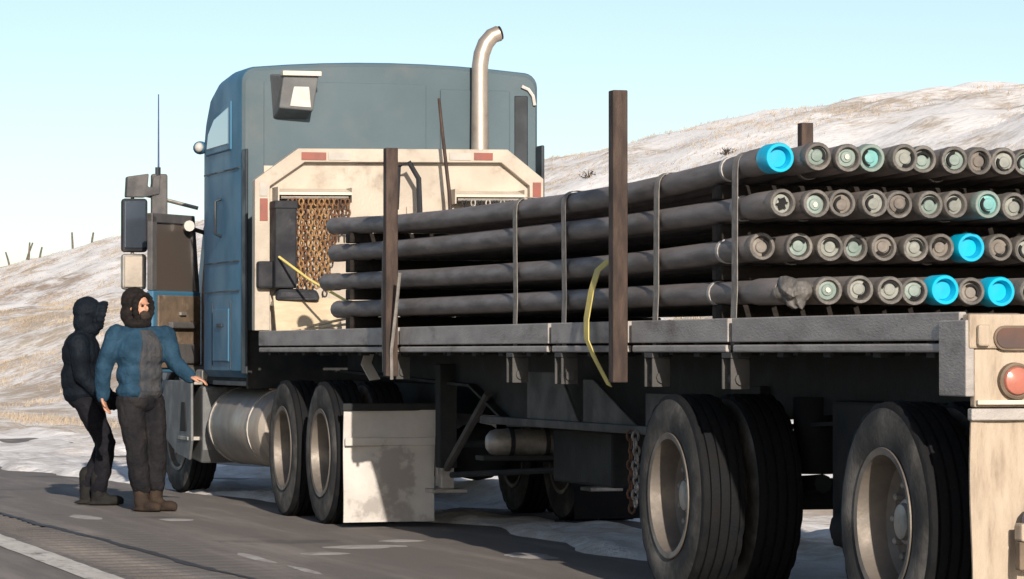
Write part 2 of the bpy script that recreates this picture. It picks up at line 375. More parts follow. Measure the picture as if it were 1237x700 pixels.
# scraps of packed snow left on the shoulder
m = MB()
def scrap(cx, cy, lx, ly, h=.018, n=18):
    a0 = random.random()*6; rim = []
    for j in range(n):
        a = 2*math.pi*j/n; k = 1+.5*float(fbm(math.cos(a)*1.3+a0, math.sin(a)*1.3+cy, 3, 41)); rim.append((cx+lx*k*math.cos(a), cy+ly*k*math.sin(a)))
    m.add([(x, y, .001) for x, y in rim]+[(cx+(x-cx)*.7, cy+(y-cy)*.7, h) for x, y in rim]+[(cx, cy, h*1.1)],
          [(j, (j+1) % n, n+(j+1) % n, n+j) for j in range(n)]+[(n+j, n+(j+1) % n, 2*n) for j in range(n)])
for a in ((-.82, 8.2, .14, .16, .006), (-.42, 8.9, .27, .2, .006), (.02, 9.5, .16, .14, .006), (-1.35, 7.9, .05, .5, .005), (-1.32, 6.6, .04, .4, .005), (-1.5, 13.5, .10, .35, .005), (.35, 7.6, .15, .3, .008), (-.9, 12.9, .12, .2, .004)):
    scrap(*a)
o = m.build('packed_snow', 'snow_dirty', smooth=60); o['kind'] = 'stuff'

# dry grass through the snow
def grass(name, n, x0, x1, y0, y1, h0, h1, blades, seed, thr):
    g = np.random.default_rng(seed)
    x = g.uniform(x0, x1, n); y = g.uniform(y0, y1, n)
    keep = fbm(x*.45, y*.10, 4, 51)+g.uniform(-.12, .12, n)-.25*(x < 7.5) > thr; x = x[keep]; y = y[keep]; n = len(x)
    x = np.repeat(x, blades)+g.normal(0, .05, n*blades); y = np.repeat(y, blades)+g.normal(0, .05, n*blades); n = len(x)
    z = H(x, y)-.02; h = g.uniform(h0, h1, n); a = g.uniform(0, 2*np.pi, n); w = h*.045+.004
    lx = g.normal(.25, .35, n)*h; ly = g.normal(0, .35, n)*h
    v = np.empty((n*3, 3)); v[0::3] = np.stack([x-w*np.cos(a), y-w*np.sin(a), z], 1); v[1::3] = np.stack([x+w*np.cos(a), y+w*np.sin(a), z], 1)
    v[2::3] = np.stack([x+lx, y+ly, z+h], 1)
    me = bpy.data.meshes.new(name); me.vertices.add(n*3); me.vertices.foreach_set('co', v.ravel())
    me.loops.add(n*3); me.loops.foreach_set('vertex_index', np.arange(n*3, dtype=np.int32))
    me.polygons.add(n); me.polygons.foreach_set('loop_start', np.arange(n)*3); me.polygons.foreach_set('loop_total', np.full(n, 3))
    me.update(); me.materials.append(M['grass_dry'])
    o = bpy.data.objects.new(name, me); COL.objects.link(o); o['kind'] = 'stuff'; return o
grass('dry_grass', 60000, 1.8, 22, 22, 175, .05, .15, 4, 3, .12)
grass('hill_grass', 60000, 20, 52, 60, 400, .06, .20, 4, 4, .05)

# fence posts on the far left rise and a few dark shrubs on the hill
for i, (x, y, h, lx, ly) in enumerate([(43.5, 338, 1.6, -.5, 0), (43.8, 330, 2.0, .8, .2), (43, 322, 1.7, .1, 0), (42.5, 312, 1.3, .3, 0), (43.5, 298, 1.9, -.1, 0), (44, 291, 1.1, .2, 0)]):
    z = float(H(x, y))
    o = MB().tube([(x, y, z-.3), (x+lx*.5, y+ly*.5, z+h*.5), (x+lx, y+ly, z+h)], [.11, .1, .08], 7).build('fence_post', 'post_wood')
    words = ['leftmost weathered fence post on the snowy rise at left', 'leaning weathered fence post, second from left on the rise', 'third weathered fence post from left on the snowy rise', 'short weathered fence post, fourth from left on the rise', 'tall weathered fence post, second from right on the left rise', 'short weathered fence post nearest the mirror on the left rise']
    tag(o, words[i], 'fence post', 'fence posts on the left rise')
def shrub(x, y, r_, label):
    z = float(H(x, y)); t = thing('shrub', label, 'shrub', (x, y, z), 'dark shrubs on the right hill'); m = MB(); s = MB()
    for k in range(8):
        a = random.random()*6.3; d = Vector((math.cos(a)*.6, math.sin(a)*.6, .9)).normalized()*r_
        s.tube([(x, y, z-.05), (x+d.x*.5, y+d.y*.5, z+d.z*.6), (x+d.x, y+d.y, z+d.z)], [.03, .02, .008], 4)
    for k in range(160):
        p = Vector((random.gauss(0, 1), random.gauss(0, 1), random.gauss(.5, .6)))*r_*.45; p.z = max(p.z, .05)
        q = Vector((random.gauss(0, 1), random.gauss(0, 1), random.gauss(0, 1))).normalized()*r_*.22; w = q.orthogonal().normalized()*r_*.06
        c = Vector((x, y, z))+p; m.add([c-w, c+w, c+q], [(0, 1, 2)])
    s.build('stem', 'shrub_twig', t); m.build('crown', 'shrub_twig', t)
shrub(33, 110, .36, 'dark low shrub on the snowy hill left of the short rusty stake')
shrub(38.5, 151, .4, 'dark low shrub on the snowy hill beside the tall rusty stake')
shrub(34.5, 99, .32, 'dark low shrub on the hill right of the short rusty stake')

# ------------------------------------------------------------------ wheels (shared meshes)
def tyre_mesh(r_, w, name):
    hw = w/2; rim = .315
    pr = [(-hw*.80, rim-.01), (-hw*.93, rim+.03), (-hw, rim+(r_-rim)*.45), (-hw*.97, rim+(r_-rim)*.72), (-hw*.90, r_-.028), (-hw*.86, r_-.004)]
    tread = []
    for k in range(4):
        c = (-.6+.4*k)*hw
        tread += [(c-.03*1, r_), (c-.008, r_), (c-.006, r_-.016), (c+.006, r_-.016), (c+.008, r_)]
    pr = pr+tread+[(-h, q) for h, q in pr[::-1]]
    m = MB(); n = 72
    def wob(i, j): return -.012 if (i in (5, 6, 26-1, 26) and j % 3 == 0) else 0
    o = len(m.v); m.lathe(pr, (0, 0, 0), 'X', n, wob); m.f = m.f[:-2]
    me = m.mesh(name, 35)
    me.materials.append(M['black_rubber']); me.materials.append(M['sidewall'])
    for p in me.polygons:
        if abs(p.center[0]) > hw*.80 and (p.center[1]**2+p.center[2]**2) < (r_-.03)**2: p.material_index = 1
    return me
def rim_mesh(deep):
    # outer face at -X; deep dish for the outer dual, shallow for a steer wheel
    d = .15 if deep else .03; hw = .115
    m = MB()
    m.lathe([(hw, .315), (-hw-.004, .318), (-hw-.010, .333), (-hw-.016, .330), (-hw-.012, .300), (-hw+.03, .288), (-hw+d*.8, .275), (-hw+d, .24), (-hw+d-.012, .20), (-hw+d-.01, .12), (hw, .12)], (0, 0, 0), 'X', 48)
    me = m.mesh('rim', 30); me.materials.append(M['rim']); return me
def hub_mesh(deep):
    d = .15 if deep else .03; hw = .115; m = MB()
    m.lathe([(hw, .125), (-hw+d-.02, .125), (-hw+d-.05, .10), (-hw+d-.055, .085), (-hw+d-.075, .078), (-hw+d-.08, .06), (-hw+d-.08, .001)], (0, 0, 0), 'X', 24)
    for k in range(10):
        a = 2*math.pi*k/10; m.lathe([(-hw+d+.005, .018), (-hw+d-.045, .018), (-hw+d-.052, .010)], (0, .168*math.cos(a), .168*math.sin(a)), 'X', 6)
    me = m.mesh('hub', 30); me.materials.append(M['steel_grey']); return me
TY = tyre_mesh(.535, .265, 'tyre'); RD, RS = rim_mesh(True), rim_mesh(False); HD, HS = hub_mesh(True), hub_mesh(False)
def wheel(parent, x, y, z=.53, left=True, deep=True, steer=0):
    w = inst('wheel', RD if deep else RS, parent, (x, y, z), (random.random()*6, 0, steer+(0 if left else math.pi)))
    inst('tyre', TY, w, (0, 0, 0)); inst('hub', HD if deep else HS, w, (0, 0, 0))
    return w
def dual_axle(parent, y, z=.53, W=2.5):
    wheel(parent, .15, y, z); wheel(parent, .465, y, z, left=False)
    wheel(parent, W-.15, y, z, left=False); wheel(parent, W-.465, y, z)
    MB().tube([(.5, y, z), (W-.5, y, z)], .085, 14).ell((W/2, y, z), (.26, .22, .22)).build('axle', 'frame_black', parent, 50)

# ------------------------------------------------------------------ the tractor
T = thing('semi_truck', 'dusty blue semi truck with tall sleeper, upright exhaust stack and open driver door', 'truck', (1.27, 16.5, 0))
CXT = 1.36
# sleeper: arched rounded section lofted along Y, sloping nose
def sleeper_section(y, top, inset=0, zb=1.07, zcut=None):
    x0, x1 = .06+inset, 2.66-inset; rr = .11; pts = []
    def arch(x): return top-.07*((x-(x0+x1)/2)/((x1-x0)/2))**2
    pts.append((x0+.05, y, zb)); pts.append((x0, y, zb+.06))
    for k in range(1, 6): pts.append((x0, y, zb+.06+(top-.07-rr-zb-.06)*k/5))
    for k in range(1, 6):
        a = R(90*k/5); x = x0+rr-rr*math.cos(a); pts.append((x, y, arch(x)-rr+rr*math.sin(a) if k < 5 else arch(x)))
    for k in range(1, 9): x = x0+rr+(x1-x0-2*rr)*k/8; pts.append((x, y, arch(x)))
    n = len(pts)
    right = [(x0+x1-p[0], p[1], p[2]) for p in pts[:12]][::-1]
    return pts+right[1:]
secs = [sleeper_section(15.10, 3.70, .035), sleeper_section(15.125, 3.73, .01), sleeper_section(15.16, 3.74), sleeper_section(15.7, 3.745), sleeper_section(16.15, 3.71), sleeper_section(16.45, 3.62, .0),
        sleeper_section(16.72, 3.46, .02), sleeper_section(16.90, 3.30, .04), sleeper_section(17.0, 3.17, .06), sleeper_section(17.03, 3.0, .10)]
m = MB(); n = len(secs[0])
for sct in secs: m.v += sct
for i in range(len(secs)-1):
    for j in range(n):
        a = i*n+j; b = i*n+(j+1) % n; m.f.append((a, b, b+n, a+n))
m.f.append(tuple(range(n))); m.f.append(tuple(range((len(secs)-1)*n, len(secs)*n)))
SL = m.build('sleeper', 'cab_blue', T, smooth=28)
SL.data.materials.append(M['cab_dusty'])
for p in SL.data.polygons:
    if p.normal.y < -.5: p.material_index = 1                                # road dust caked on the rear wall
# side window, handle, locker door, seams on the left flank
MB().prism([(15.50, 3.0), (16.58, 3.0), (16.50, 3.20), (16.22, 3.345), (15.50, 3.42)], 'X', .045, .075).build('window_frame', 'cab_blue', SL, bevel=.012)
MB().prism([(15.57, 3.05), (16.51, 3.05), (16.44, 3.19), (16.19, 3.30), (15.57, 3.37)], 'X', .040, .06).build('window_pane', 'glass_pale', SL, bevel=.01)
MB().tube([(.06, 15.95, 2.60), (.01, 15.95, 2.58), (.01, 15.95, 2.30), (.06, 15.95, 2.28)], .014, 8).build('grab_handle', 'cab_dark', SL, smooth=True)
ld = MB().box(.044, .07, 15.58, 16.25, 1.20, 1.66).build('locker_door', 'cab_blue', SL, bevel=.02)
MB().box(.030, .046, 15.80, 16.05, 1.50, 1.53).build('locker_latch', 'cab_dark', SL, bevel=.004)
for y0, y1, z0, z1 in ((15.16, 16.68, 2.83, 2.842), (15.16, 16.68, 2.05, 2.06), (15.16, 16.68, 1.80, 1.81)):
    bx('panel_seam', 'cab_dark', SL, .052, .062, y0, y1, z0, z1, bevel=0)
for q in ((15.52, 1.14, 1.72), (16.31, 1.14, 1.72)): bx('panel_seam', 'cab_dark', SL, .053, .063, q[0], q[0]+.012, q[1], q[2], bevel=0)
# rear corner: rubber side extender strip
MB().box(.06, .085, 14.93, 15.095, 1.10, 2.98).build('side_extender', 'cab_dark', T, bevel=.01)
MB().box(2.63, 2.66, 14.93, 15.095, 1.10, 3.05).build('side_extender', 'cab_dark', T, bevel=.01)
# rear wall: raised panels, seams
bx('rear_panel', 'cab_dusty', SL, 1.78, 2.40, 15.085, 15.11, 1.5, 3.52, bevel=.02)
bx('rear_panel', 'cab_dusty', SL, .25, 1.66, 15.092, 15.11, 1.5, 3.56, bevel=.02)
bx('rear_panel', 'cab_dark', SL, 2.44, 2.56, 15.09, 15.11, 1.5, 3.48, bevel=.02)
MB().tube([(2.50, 15.08, 3.56), (2.56, 15.08, 3.535), (2.60, 15.08, 3.48), (2.615, 15.08, 3.40)], .015, 6).build('corner_highlight', 'lens_clear', SL, smooth=True)  # pale strip modelled as the highlight along the rounded corner
bx('rear_shade_plate', 'frame_black', SL, .10, 2.62, 15.03, 15.08, .98, 1.47)  # dark plate added as the deck's shade along the foot of the wall
# load light housing
h = MB(); h.hexa([(.33, 14.86, 3.32), (.62, 14.86, 3.30), (.62, 15.10, 3.24), (.33, 15.10, 3.24), (.36, 14.82, 3.585), (.66, 14.82, 3.585), (.66, 15.10, 3.62), (.30, 15.10, 3.62)])
LL = h.build('load_light', 'step_grey', T, bevel=.012)
MB().hexa([(.42, 14.847, 3.335), (.60, 14.847, 3.325), (.60, 14.87, 3.325), (.42, 14.87, 3.335), (.45, 14.832, 3.50), (.58, 14.832, 3.50), (.58, 14.85, 3.50), (.45, 14.85, 3.50)]).build('lens', 'lens_clear', LL, bevel=.005)
bx('visor', 'cream_bright', LL, .345, .675, 14.78, 14.88, 3.585, 3.625, bevel=.006)
# exhaust stack with curved tip
path = [(2.10, 14.98, 1.0), (2.10, 14.98, 2.0), (2.10, 14.98, 3.55), (2.10, 14.98, 3.72), (2.115, 14.98, 3.82), (2.15, 14.98, 3.91), (2.205, 14.98, 3.975), (2.265, 14.98, 4.0)]
ES = MB().tube(path, [.085, .085, .07, .07, .07, .07, .068, .068], 20).build('exhaust_stack', 'stack_chrome', T, smooth=50)
MB().tube([(2.262, 14.98, 3.999), (2.285, 14.98, 4.006)], .060, 18).build('stack_mouth', 'hole_dark', ES)
MB().tube([(2.10, 14.98, 1.25), (2.10, 14.98, 2.35)], .105, 20).build('heat_shield', 'stack_chrome', ES, smooth=50)
bx('stack_bracket', 'frame_black', ES, 2.06, 2.14, 15.0, 15.12, 2.88, 2.94)
# marker light at the nose of the sleeper
ML = MB().ell((.075, 16.96, 3.10), (.065, .09, .06)).build('marker_light', 'cab_blue', T, smooth=True)
MB().ell((.05, 16.89, 3.10), (.04, .05, .045)).build('lens', 'lens_clear', ML, smooth=True)
# cab, hood
CAB = MB().prism([(17.02, 1.08), (18.55, 1.08), (18.55, 1.78), (18.20, 2.46), (18.05, 2.56), (17.02, 2.60)], 'X', .34, 2.36).build('cab', 'cab_blue', T, bevel=.05)
MB().hexa([(.45, 18.575, 1.82), (2.25, 18.575, 1.82), (2.25, 18.555, 1.80), (.45, 18.555, 1.80), (.5, 18.235, 2.44), (2.2, 18.235, 2.44), (2.2, 18.22, 2.42), (.5, 18.22, 2.42)]).build('windshield', 'glass_dark', CAB)
MB().prism([(17.15, 1.10), (18.18, 1.10), (18.18, 1.80), (17.98, 2.40), (17.15, 2.44)], 'X', .325, .345).build('door_opening', 'interior_brown', CAB, bevel=.01)
MB().box(.33, .42, 17.2, 17.65, 1.25, 1.42).box(.33, .40, 17.15, 17.30, 1.40, 2.15).build('driver_seat', 'interior_grey', CAB, bevel=.04)
HD_ = MB().hexa([(.62, 18.5, 1.0), (2.1, 18.5, 1.0), (1.95, 20.5, .95), (.77, 20.5, .95), (.62, 18.5, 1.80), (2.1, 18.5, 1.80), (1.95, 20.5, 1.62), (.77, 20.5, 1.62)]).build('hood', 'cab_blue', T, bevel=.09)
bx('grille', 'stack_chrome', HD_, .85, 1.87, 20.46, 20.56, .85, 1.55, bevel=.03)
for xx in (.45, 2.27): MB().ell((xx, 20.35, 1.05), (.13, .12, .13)).build('headlight', 'lens_clear', T, smooth=True)
MB().box(.15, 2.57, 20.55, 20.72, .42, .82).build('bumper', 'stack_chrome', T, bevel=.05)
# front fenders with step box on the left
for side in (0, 1):
    s = (lambda x: x) if side == 0 else (lambda x: 2.72-x)
    arc = []
    for k in range(15):
        a = R(-5+190*k/14); arc.append((18.15+.66*math.cos(a), .55+.62*math.sin(a)))
    arc2 = [(18.15+(y-18.15)*.9, .55+(z-.55)*.9) for y, z in arc][::-1]
    MB().prism(arc+arc2, 'X', min(s(.06), s(.46)), max(s(.06), s(.46))).build('fender', 'step_grey' if side == 0 else 'cab_blue', T, bevel=.01)
SB = MB().prism([(16.86, .98), (17.70, 1.02), (17.62, .80), (17.52, .55), (17.50, .33), (16.95, .30), (16.86, .42)], 'X', .08, .55).build('step_box', 'step_grey', T, bevel=.02)
MB().prism([(17.08, .58), (17.36, .58), (17.30, .84), (17.16, .84)], 'X', -.03, -.01).build('step_opening', 'hole_dark', SB, bevel=.006)
MB().prism([(16.9, 1.03), (18.40, 1.03), (18.52, .80), (18.40, .56), (18.0, .47), (17.5, .36), (16.98, .33), (16.88, .5)], 'X', -.02, .005).build('fender_skirt', 'step_grey', SB, bevel=.008)
bx('step_tread', 'steel_grey', SB, -.03, .10, 17.0, 17.45, .50, .535)
bx('step_tread', 'steel_grey', SB, .02, .10, 16.95, 17.6, .995, 1.025)
bx('battery_lid', 'steel_grey', SB, .10, .30, 17.0, 17.3, 1.02, 1.13, bevel=.02)
# driver door, standing open
dh, de = Vector((.30, 18.20, 0)), Vector((-.27, 17.52, 0)); dv = (de-dh); dl = dv.length; dv.normalize(); dn = Vector((dv.y, -dv.x, 0))
if dn.y > 0: dn = -dn                                                        # towards the rear of the truck: the inner face
def dpoint(u, w, z): p = dh+dv*u*dl+dn*w; return (p.x, p.y, z)
def dslab(m, poly, w0, w1):
    n = len(poly); return m.add([dpoint(u, w0, z) for u, z in poly]+[dpoint(u, w1, z) for u, z in poly], [tuple(range(n)), tuple(range(n, 2*n))]+[(i, (i+1) % n, (i+1) % n+n, i+n) for i in range(n)])
DR = dslab(MB(), [(0, 1.10), (1, 1.10), (1, 1.84), (0, 1.84)], -.04, .03).build('door', 'cab_blue', T, bevel=.015)
dslab(MB(), [(.05, 1.14), (.93, 1.14), (.93, 1.80), (.05, 1.80)], .031, .055).build('door_lining', 'interior_brown', DR, bevel=.01)
for poly in ([(0, 1.84), (.09, 1.84), (.20, 2.50), (.11, 2.54)], [(.90, 1.84), (1, 1.84), (1, 2.54), (.90, 2.50)], [(.12, 2.455), (1, 2.455), (1, 2.54), (.11, 2.54)]):
    dslab(MB(), poly, -.035, .02).build('window_frame', 'interior_grey', DR, bevel=.008)
dslab(MB(), [(.085, 1.83), (.905, 1.83), (.905, 2.46), (.19, 2.46)], -.012, -.004).build('window_pane', 'glass_brown', DR)
dslab(MB(), [(.25, 1.50), (.75, 1.50), (.75, 1.56), (.25, 1.56)], .055, .11).build('armrest', 'interior_grey', DR, bevel=.012)
dslab(MB(), [(.40, 1.62), (.52, 1.62), (.52, 1.65), (.40, 1.65)], .055, .08).build('door_handle', 'steel_grey', DR, bevel=.004)
dslab(MB(), [(.15, 1.18), (.6, 1.18), (.6, 1.36), (.15, 1.36)], .055, .085).build('map_pocket', 'interior_grey', DR, bevel=.012)
# mirrors on their bracket and the whip antenna
MI = MB().tube([(.32, 18.32, 2.62), (-.10, 18.30, 2.72), (-.30, 18.28, 2.74), (-.30, 18.28, 1.72), (-.10, 18.3, 1.70), (.32, 18.32, 1.75)], .018, 8).build('mirror', 'steel_grey', T, smooth=True)
MB().box(-.405, -.165, 18.22, 18.32, 2.205, 2.70).build('mirror_housing', 'tool_dark', MI, bevel=.03)
MB().box(-.385, -.185, 18.205, 18.222, 2.24, 2.68).build('mirror_glass', 'mirror_glass', MI, bevel=.01)
MB().box(-.405, -.175, 18.22, 18.32, 1.86, 2.19).build('mirror_housing', 'steel_grey', MI, bevel=.03)
MB().box(-.385, -.195, 18.205, 18.222, 1.88, 2.17).build('convex_mirror', 'tank_steel', MI, bevel=.02)
MB().prism([(-.37, 2.71), (-.20, 2.71), (-.06, 2.74), (-.05, 2.92), (-.12, 2.90), (-.13, 2.80), (-.17, 2.81), (-.16, 2.93), (-.36, 2.90)], 'Y', 18.20, 18.32).build('mirror_bracket', 'interior_grey', MI, bevel=.012)
MB().box(-.13, .02, 18.22, 18.30, 2.10, 2.93).build('mirror_arm', 'interior_grey', MI, bevel=.02)
AN = MB().tube([(-.065, 18.24, 2.90), (-.065, 18.24, 3.1), (-.066, 18.24, 3.665)], [.011, .009, .006], 6).build('antenna', 'reflector_blue', T)
MB().tube([(-.07, 18.24, 2.91), (-.07, 18.24, 2.99)], .026, 8).build('antenna_base', 'cab_dark', AN)
MB().tube([(.16, 18.0, 2.44), (.16, 18.0, 2.44+.001), (.16, 17.9, 2.44)], .05, 12).build('work_lamp', 'lens_clear', T, smooth=True)
MB().tube([(.20, 18.02, 2.42), (.34, 18.05, 2.38)], .02, 8).build('lamp_bracket', 'frame_black', T)
# frame, tank, drive train
for x in (.82, 1.72): MB().box(x, x+.09, 11.4, 20.4, .78, 1.05).build('frame_rail', 'frame_black', T, bevel=.005)
FT = MB().lathe([(14.62, .02), (14.62, .26), (14.65, .31), (14.70, .335), (16.66, .335), (16.71, .31), (16.74, .26), (16.74, .02)], (.42, 0, .645), 'Y', 40).build('fuel_tank', 'tank_steel', T, smooth=30)
for y in (14.95, 16.55): MB().lathe([(y, .337), (y, .345), (y+.06, .345), (y+.06, .337)], (.42, 0, .645), 'Y', 40).build('tank_strap', 'steel_grey', FT, smooth=30)
MB().lathe([(.97, .055), (1.04, .055), (1.05, .03)], (.36, 15.12, 0), 'Z', 16).build('filler_cap', 'lens_amber', FT, smooth=30)
FT2 = MB().lathe([(14.62, .02), (14.62, .26), (14.70, .335), (16.66, .335), (16.74, .26), (16.74, .02)], (2.25, 0, .645), 'Y', 32).build('fuel_tank', 'tank_steel', T, smooth=30)
bx('tank_step', 'step_grey', T, .12, .45, 15.2, 16.6, 1.0, 1.04)
bx('cab_floor', 'frame_black', T, .15, 2.55, 15.15, 18.4, 1.0, 1.07)
bx('engine', 'frame_black', T, .9, 1.8, 17.4, 20.2, .5, 1.0, bevel=.04)
MB().tube([(1.3, 11.9, .6), (1.3, 17.5, .72)], .07, 12).build('drive_shaft', 'frame_black', T)
dual_axle(T, 12.02); dual_axle(T, 13.34)
wheel(T, .22, 18.15, .53, True, False, .10); wheel(T, 2.50, 18.15, .53, False, False, .10)
MB().tube([(.3, 18.15, .5), (2.4, 18.15, .5)], .06, 10).build('axle', 'frame_black', T)
for y in (12.02, 13.34):
    for x in (.66, 1.84): MB().tube([(x, y-.16, .78), (x, y-.16, .55)], .11, 12).build('air_spring', 'black_rubber', T, smooth=40)
bx('fifth_wheel', 'frame_black', T, .8, 1.75, 12.2, 13.2, 1.1, 1.2, bevel=.03)
# drive mud flaps on their hanger
for x0 in (.035, 1.80):
    m = MB(); nx, nz = 8, 10
    P = [(x0+.69*i/nx, 11.30+.02*math.sin(k*.5+i*.6)+.05*(k/nz)**2*.6, .86-.82*k/nz) for k in range(nz+1) for i in range(nx+1)]
    m.v += P+[(x, y+.012, z) for x, y, z in P]; Q = (nx+1)*(nz+1)
    for k in range(nz):
        for i in range(nx):
            a = k*(nx+1)+i; m.f += [(a, a+1, a+nx+2, a+nx+1), (a+Q, a+nx+1+Q, a+nx+2+Q, a+1+Q)]
    loop = [i for i in range(nx+1)]+[(k+1)*(nx+1)+nx for k in range(nz)]+[nz*(nx+1)+i for i in range(nx-1, -1, -1)]+[k*(nx+1) for k in range(nz-1, 0, -1)]
    for i in range(len(loop)):
        a, b = loop[i], loop[(i+1) % len(loop)]; m.f.append((a, b, b+Q, a+Q))
    fm = 'flap_grey' if x0 < 1 else 'black_rubber'  # right flap blackened to imitate shade out of the sun
    f = m.build('mud_flap', fm, T, smooth=50)
    bx('flap_weight', fm, f, x0+.005, x0+.685, 11.275, 11.295, .60, .66)
    bx('flap_hanger', 'frame_black', f, x0-.01, x0+.78, 11.285, 11.33, .855, .91)
bx('hanger_arm', 'steel_grey', T, .73, .79, 11.28, 11.34, .30, .87)

# ------------------------------------------------------------------ the trailer
TR = thing('flatbed_trailer', 'dirty grey flatbed trailer with cream headboard and spread rear axles carrying pipe', 'trailer', (1.25, 7, 0))
LEN = 14.2; W = 2.5; DK = 1.45
# deck planks
for k in range(10):
    x0 = .045+k*.241
    bx('deck_plank', 'deck_wood', TR, x0, x0+.235, .06, LEN-.02, DK-.05-.002*(k % 3), DK-.003*(k % 2), bevel=.004)
# side rails in lengths between the stakes
cuts = [.03, 2.90, 4.50, 6.0, 9.56, 14.15]
for a, b in zip(cuts[:-1], cuts[1:]): bx('side_rail', 'rail_grey', TR, 0, .035, a+.03, b-.03, 1.335, 1.455, bevel=.006)
for a, b in zip(cuts[:-1], cuts[1:]): bx('rub_rail', 'rail_grey', TR, -.002, .03, a+.05, b-.05, 1.285, 1.322, bevel=.008)
bx('side_rail', 'rail_grey', TR, W-.035, W, .03, 14.15, 1.30, 1.455)
for y in np.arange(.45, 14.1, .61):
    bx('stake_pocket', 'frame_black', TR, .035, .10, y-.045, y+.045, 1.26, 1.40, bevel=.004)
# cross members
for y in np.arange(.3, 14.1, .46): bx('cross_member', 'frame_black', TR, .06, W-.06, y-.03, y+.03, 1.27, 1.395, bevel=0)
# main beams: flange, web, flange
for x in (.70, 1.72):
    MB().prism([(.1, 1.27), (.1, 1.05), (9.2, .80), (10.2, 1.06), (14.1, 1.14), (14.1, 1.27)], 'X', x+.035, x+.045).build('beam_web', 'frame_black', TR)
    m = MB()
    for (ya, za), (yb, zb) in (((.1, 1.05), (5.4, .845)), ((5.4, .845), (9.2, .80)), ((9.2, .80), (10.2, 1.06)), ((10.2, 1.06), (14.1, 1.14))):
        m.hexa([(x-.03, ya, za-.02), (x+.11, ya, za-.02), (x+.11, yb, zb-.02), (x-.03, yb, zb-.02), (x-.03, ya, za), (x+.11, ya, za), (x+.11, yb, zb), (x-.03, yb, zb)])
    m.build('beam_flange', 'frame_black', TR)
# plates added in the shape of sunlit patches on the beam; rack rail below
for poly in ([(7.95, 1.16), (7.25, 1.16), (6.85, .86), (7.95, .86)], [(6.75, 1.12), (6.55, 1.12), (5.72, .86), (6.75, .86)], [(5.55, 1.05), (4.95, 1.05), (4.75, .86), (5.55, .86)]):
    MB().prism(poly, 'X', .44, .46).build('lit_patch_plate', 'underframe_grey', TR, bevel=.004)
bx('rack_rail', 'underframe_grey', TR, .42, .48, 4.7, 9.0, .81, .86)
# pipe carrier / air tank / landing gear underneath
AT = MB().lathe([(.55, .01), (.555, .05), (.58, .08), (.62, .092), (1.10, .092), (1.115, .08), (1.12, .01)], (0, 9.3, .672), 'X', 24).build('air_tank', 'steel_grey', TR, smooth=35)
for x in (.70, .95): MB().lathe([(x, .094), (x, .10), (x+.03, .10), (x+.03, .094)], (0, 9.3, .672), 'X', 24).build('tank_band', 'frame_black', AT)
bx('tank_cradle', 'frame_black', AT, .5, 1.2, 9.2, 9.4, .55, .585)
bx('valve_block', 'steel_grey', AT, 1.17, 1.24, 9.24, 9.36, .60, .74)
for x in (.62, 1.80):
    G = MB().box(x, x+.13, 10.78, 10.91, .45, 1.2).build('landing_leg', 'frame_black', TR, bevel=.01)
    bx('leg_tube', 'steel_grey', G, x+.018, x+.112, 10.798, 10.892, .30, .46)
    bx('foot_plate', 'steel_grey', G, x-.06, x+.19, 10.72, 10.97, .27, .30)
MB().tube([(.75, 10.85, .62), (1.86, 10.85, .62)], .03, 8).build('leg_cross_shaft', 'frame_black', TR)
MB().tube([(.68, 10.8, .45), (.68, 9.7, 1.0)], .03, 8).build('leg_brace', 'underframe_grey', TR)
bx('storage_box', 'frame_black', TR, .9, 1.7, 7.6, 8.9, .42, .78, bevel=.02)
MB().tube([(.55, 10.2, .42), (1.2, 9.0, .50), (1.0, 8.1, .55)], .022, 7).build('air_line', 'frame_black', TR, smooth=True)
# suspension for the spread axles
for y in (.967, 3.92):
    dual_axle(TR, y, .53)
    for x in (.68, 1.70):
        bx('suspension_hanger', 'frame_black', TR, x, x+.12, y+.38, y+.52, .5, 1.1)
        MB().tube([(x+.06, y+.45, .55), (x+.06, y-.4, .60)], .05, 8).build('trailing_arm', 'frame_black', TR)
        MB().tube([(x+.06, y-.3, .65), (x+.06, y-.3, 1.05)], .12, 12).build('air_spring', 'black_rubber', TR, smooth=40)
bx('slider_frame', 'frame_black', TR, .62, 1.88, 1.75, 3.1, .30, 1.04, bevel=.02)
for x in (.64, 1.2, 1.76): MB().tube([(x, 1.72, .40), (x, 2.9, .40)], .11, 14).build('air_reservoir', 'frame_black', TR, smooth=35)
# strap winches under the rail
for y in (2.95, 4.18, 5.83, 6.84, 9.7):
    V = MB().box(.0, .10, y-.07, y+.07, 1.255, 1.283).build('strap_winch', 'underframe_grey', TR, bevel=.003)
    for q in (-.07, .055): bx('winch_cheek', 'underframe_grey', V, .0, .10, y+q, y+q+.015, 1.10, 1.253, bevel=.003)
    MB().tube([(.05, y-.085, 1.15), (.05, y+.085, 1.15)], .03, 10).build('winch_drum', 'underframe_grey', V)
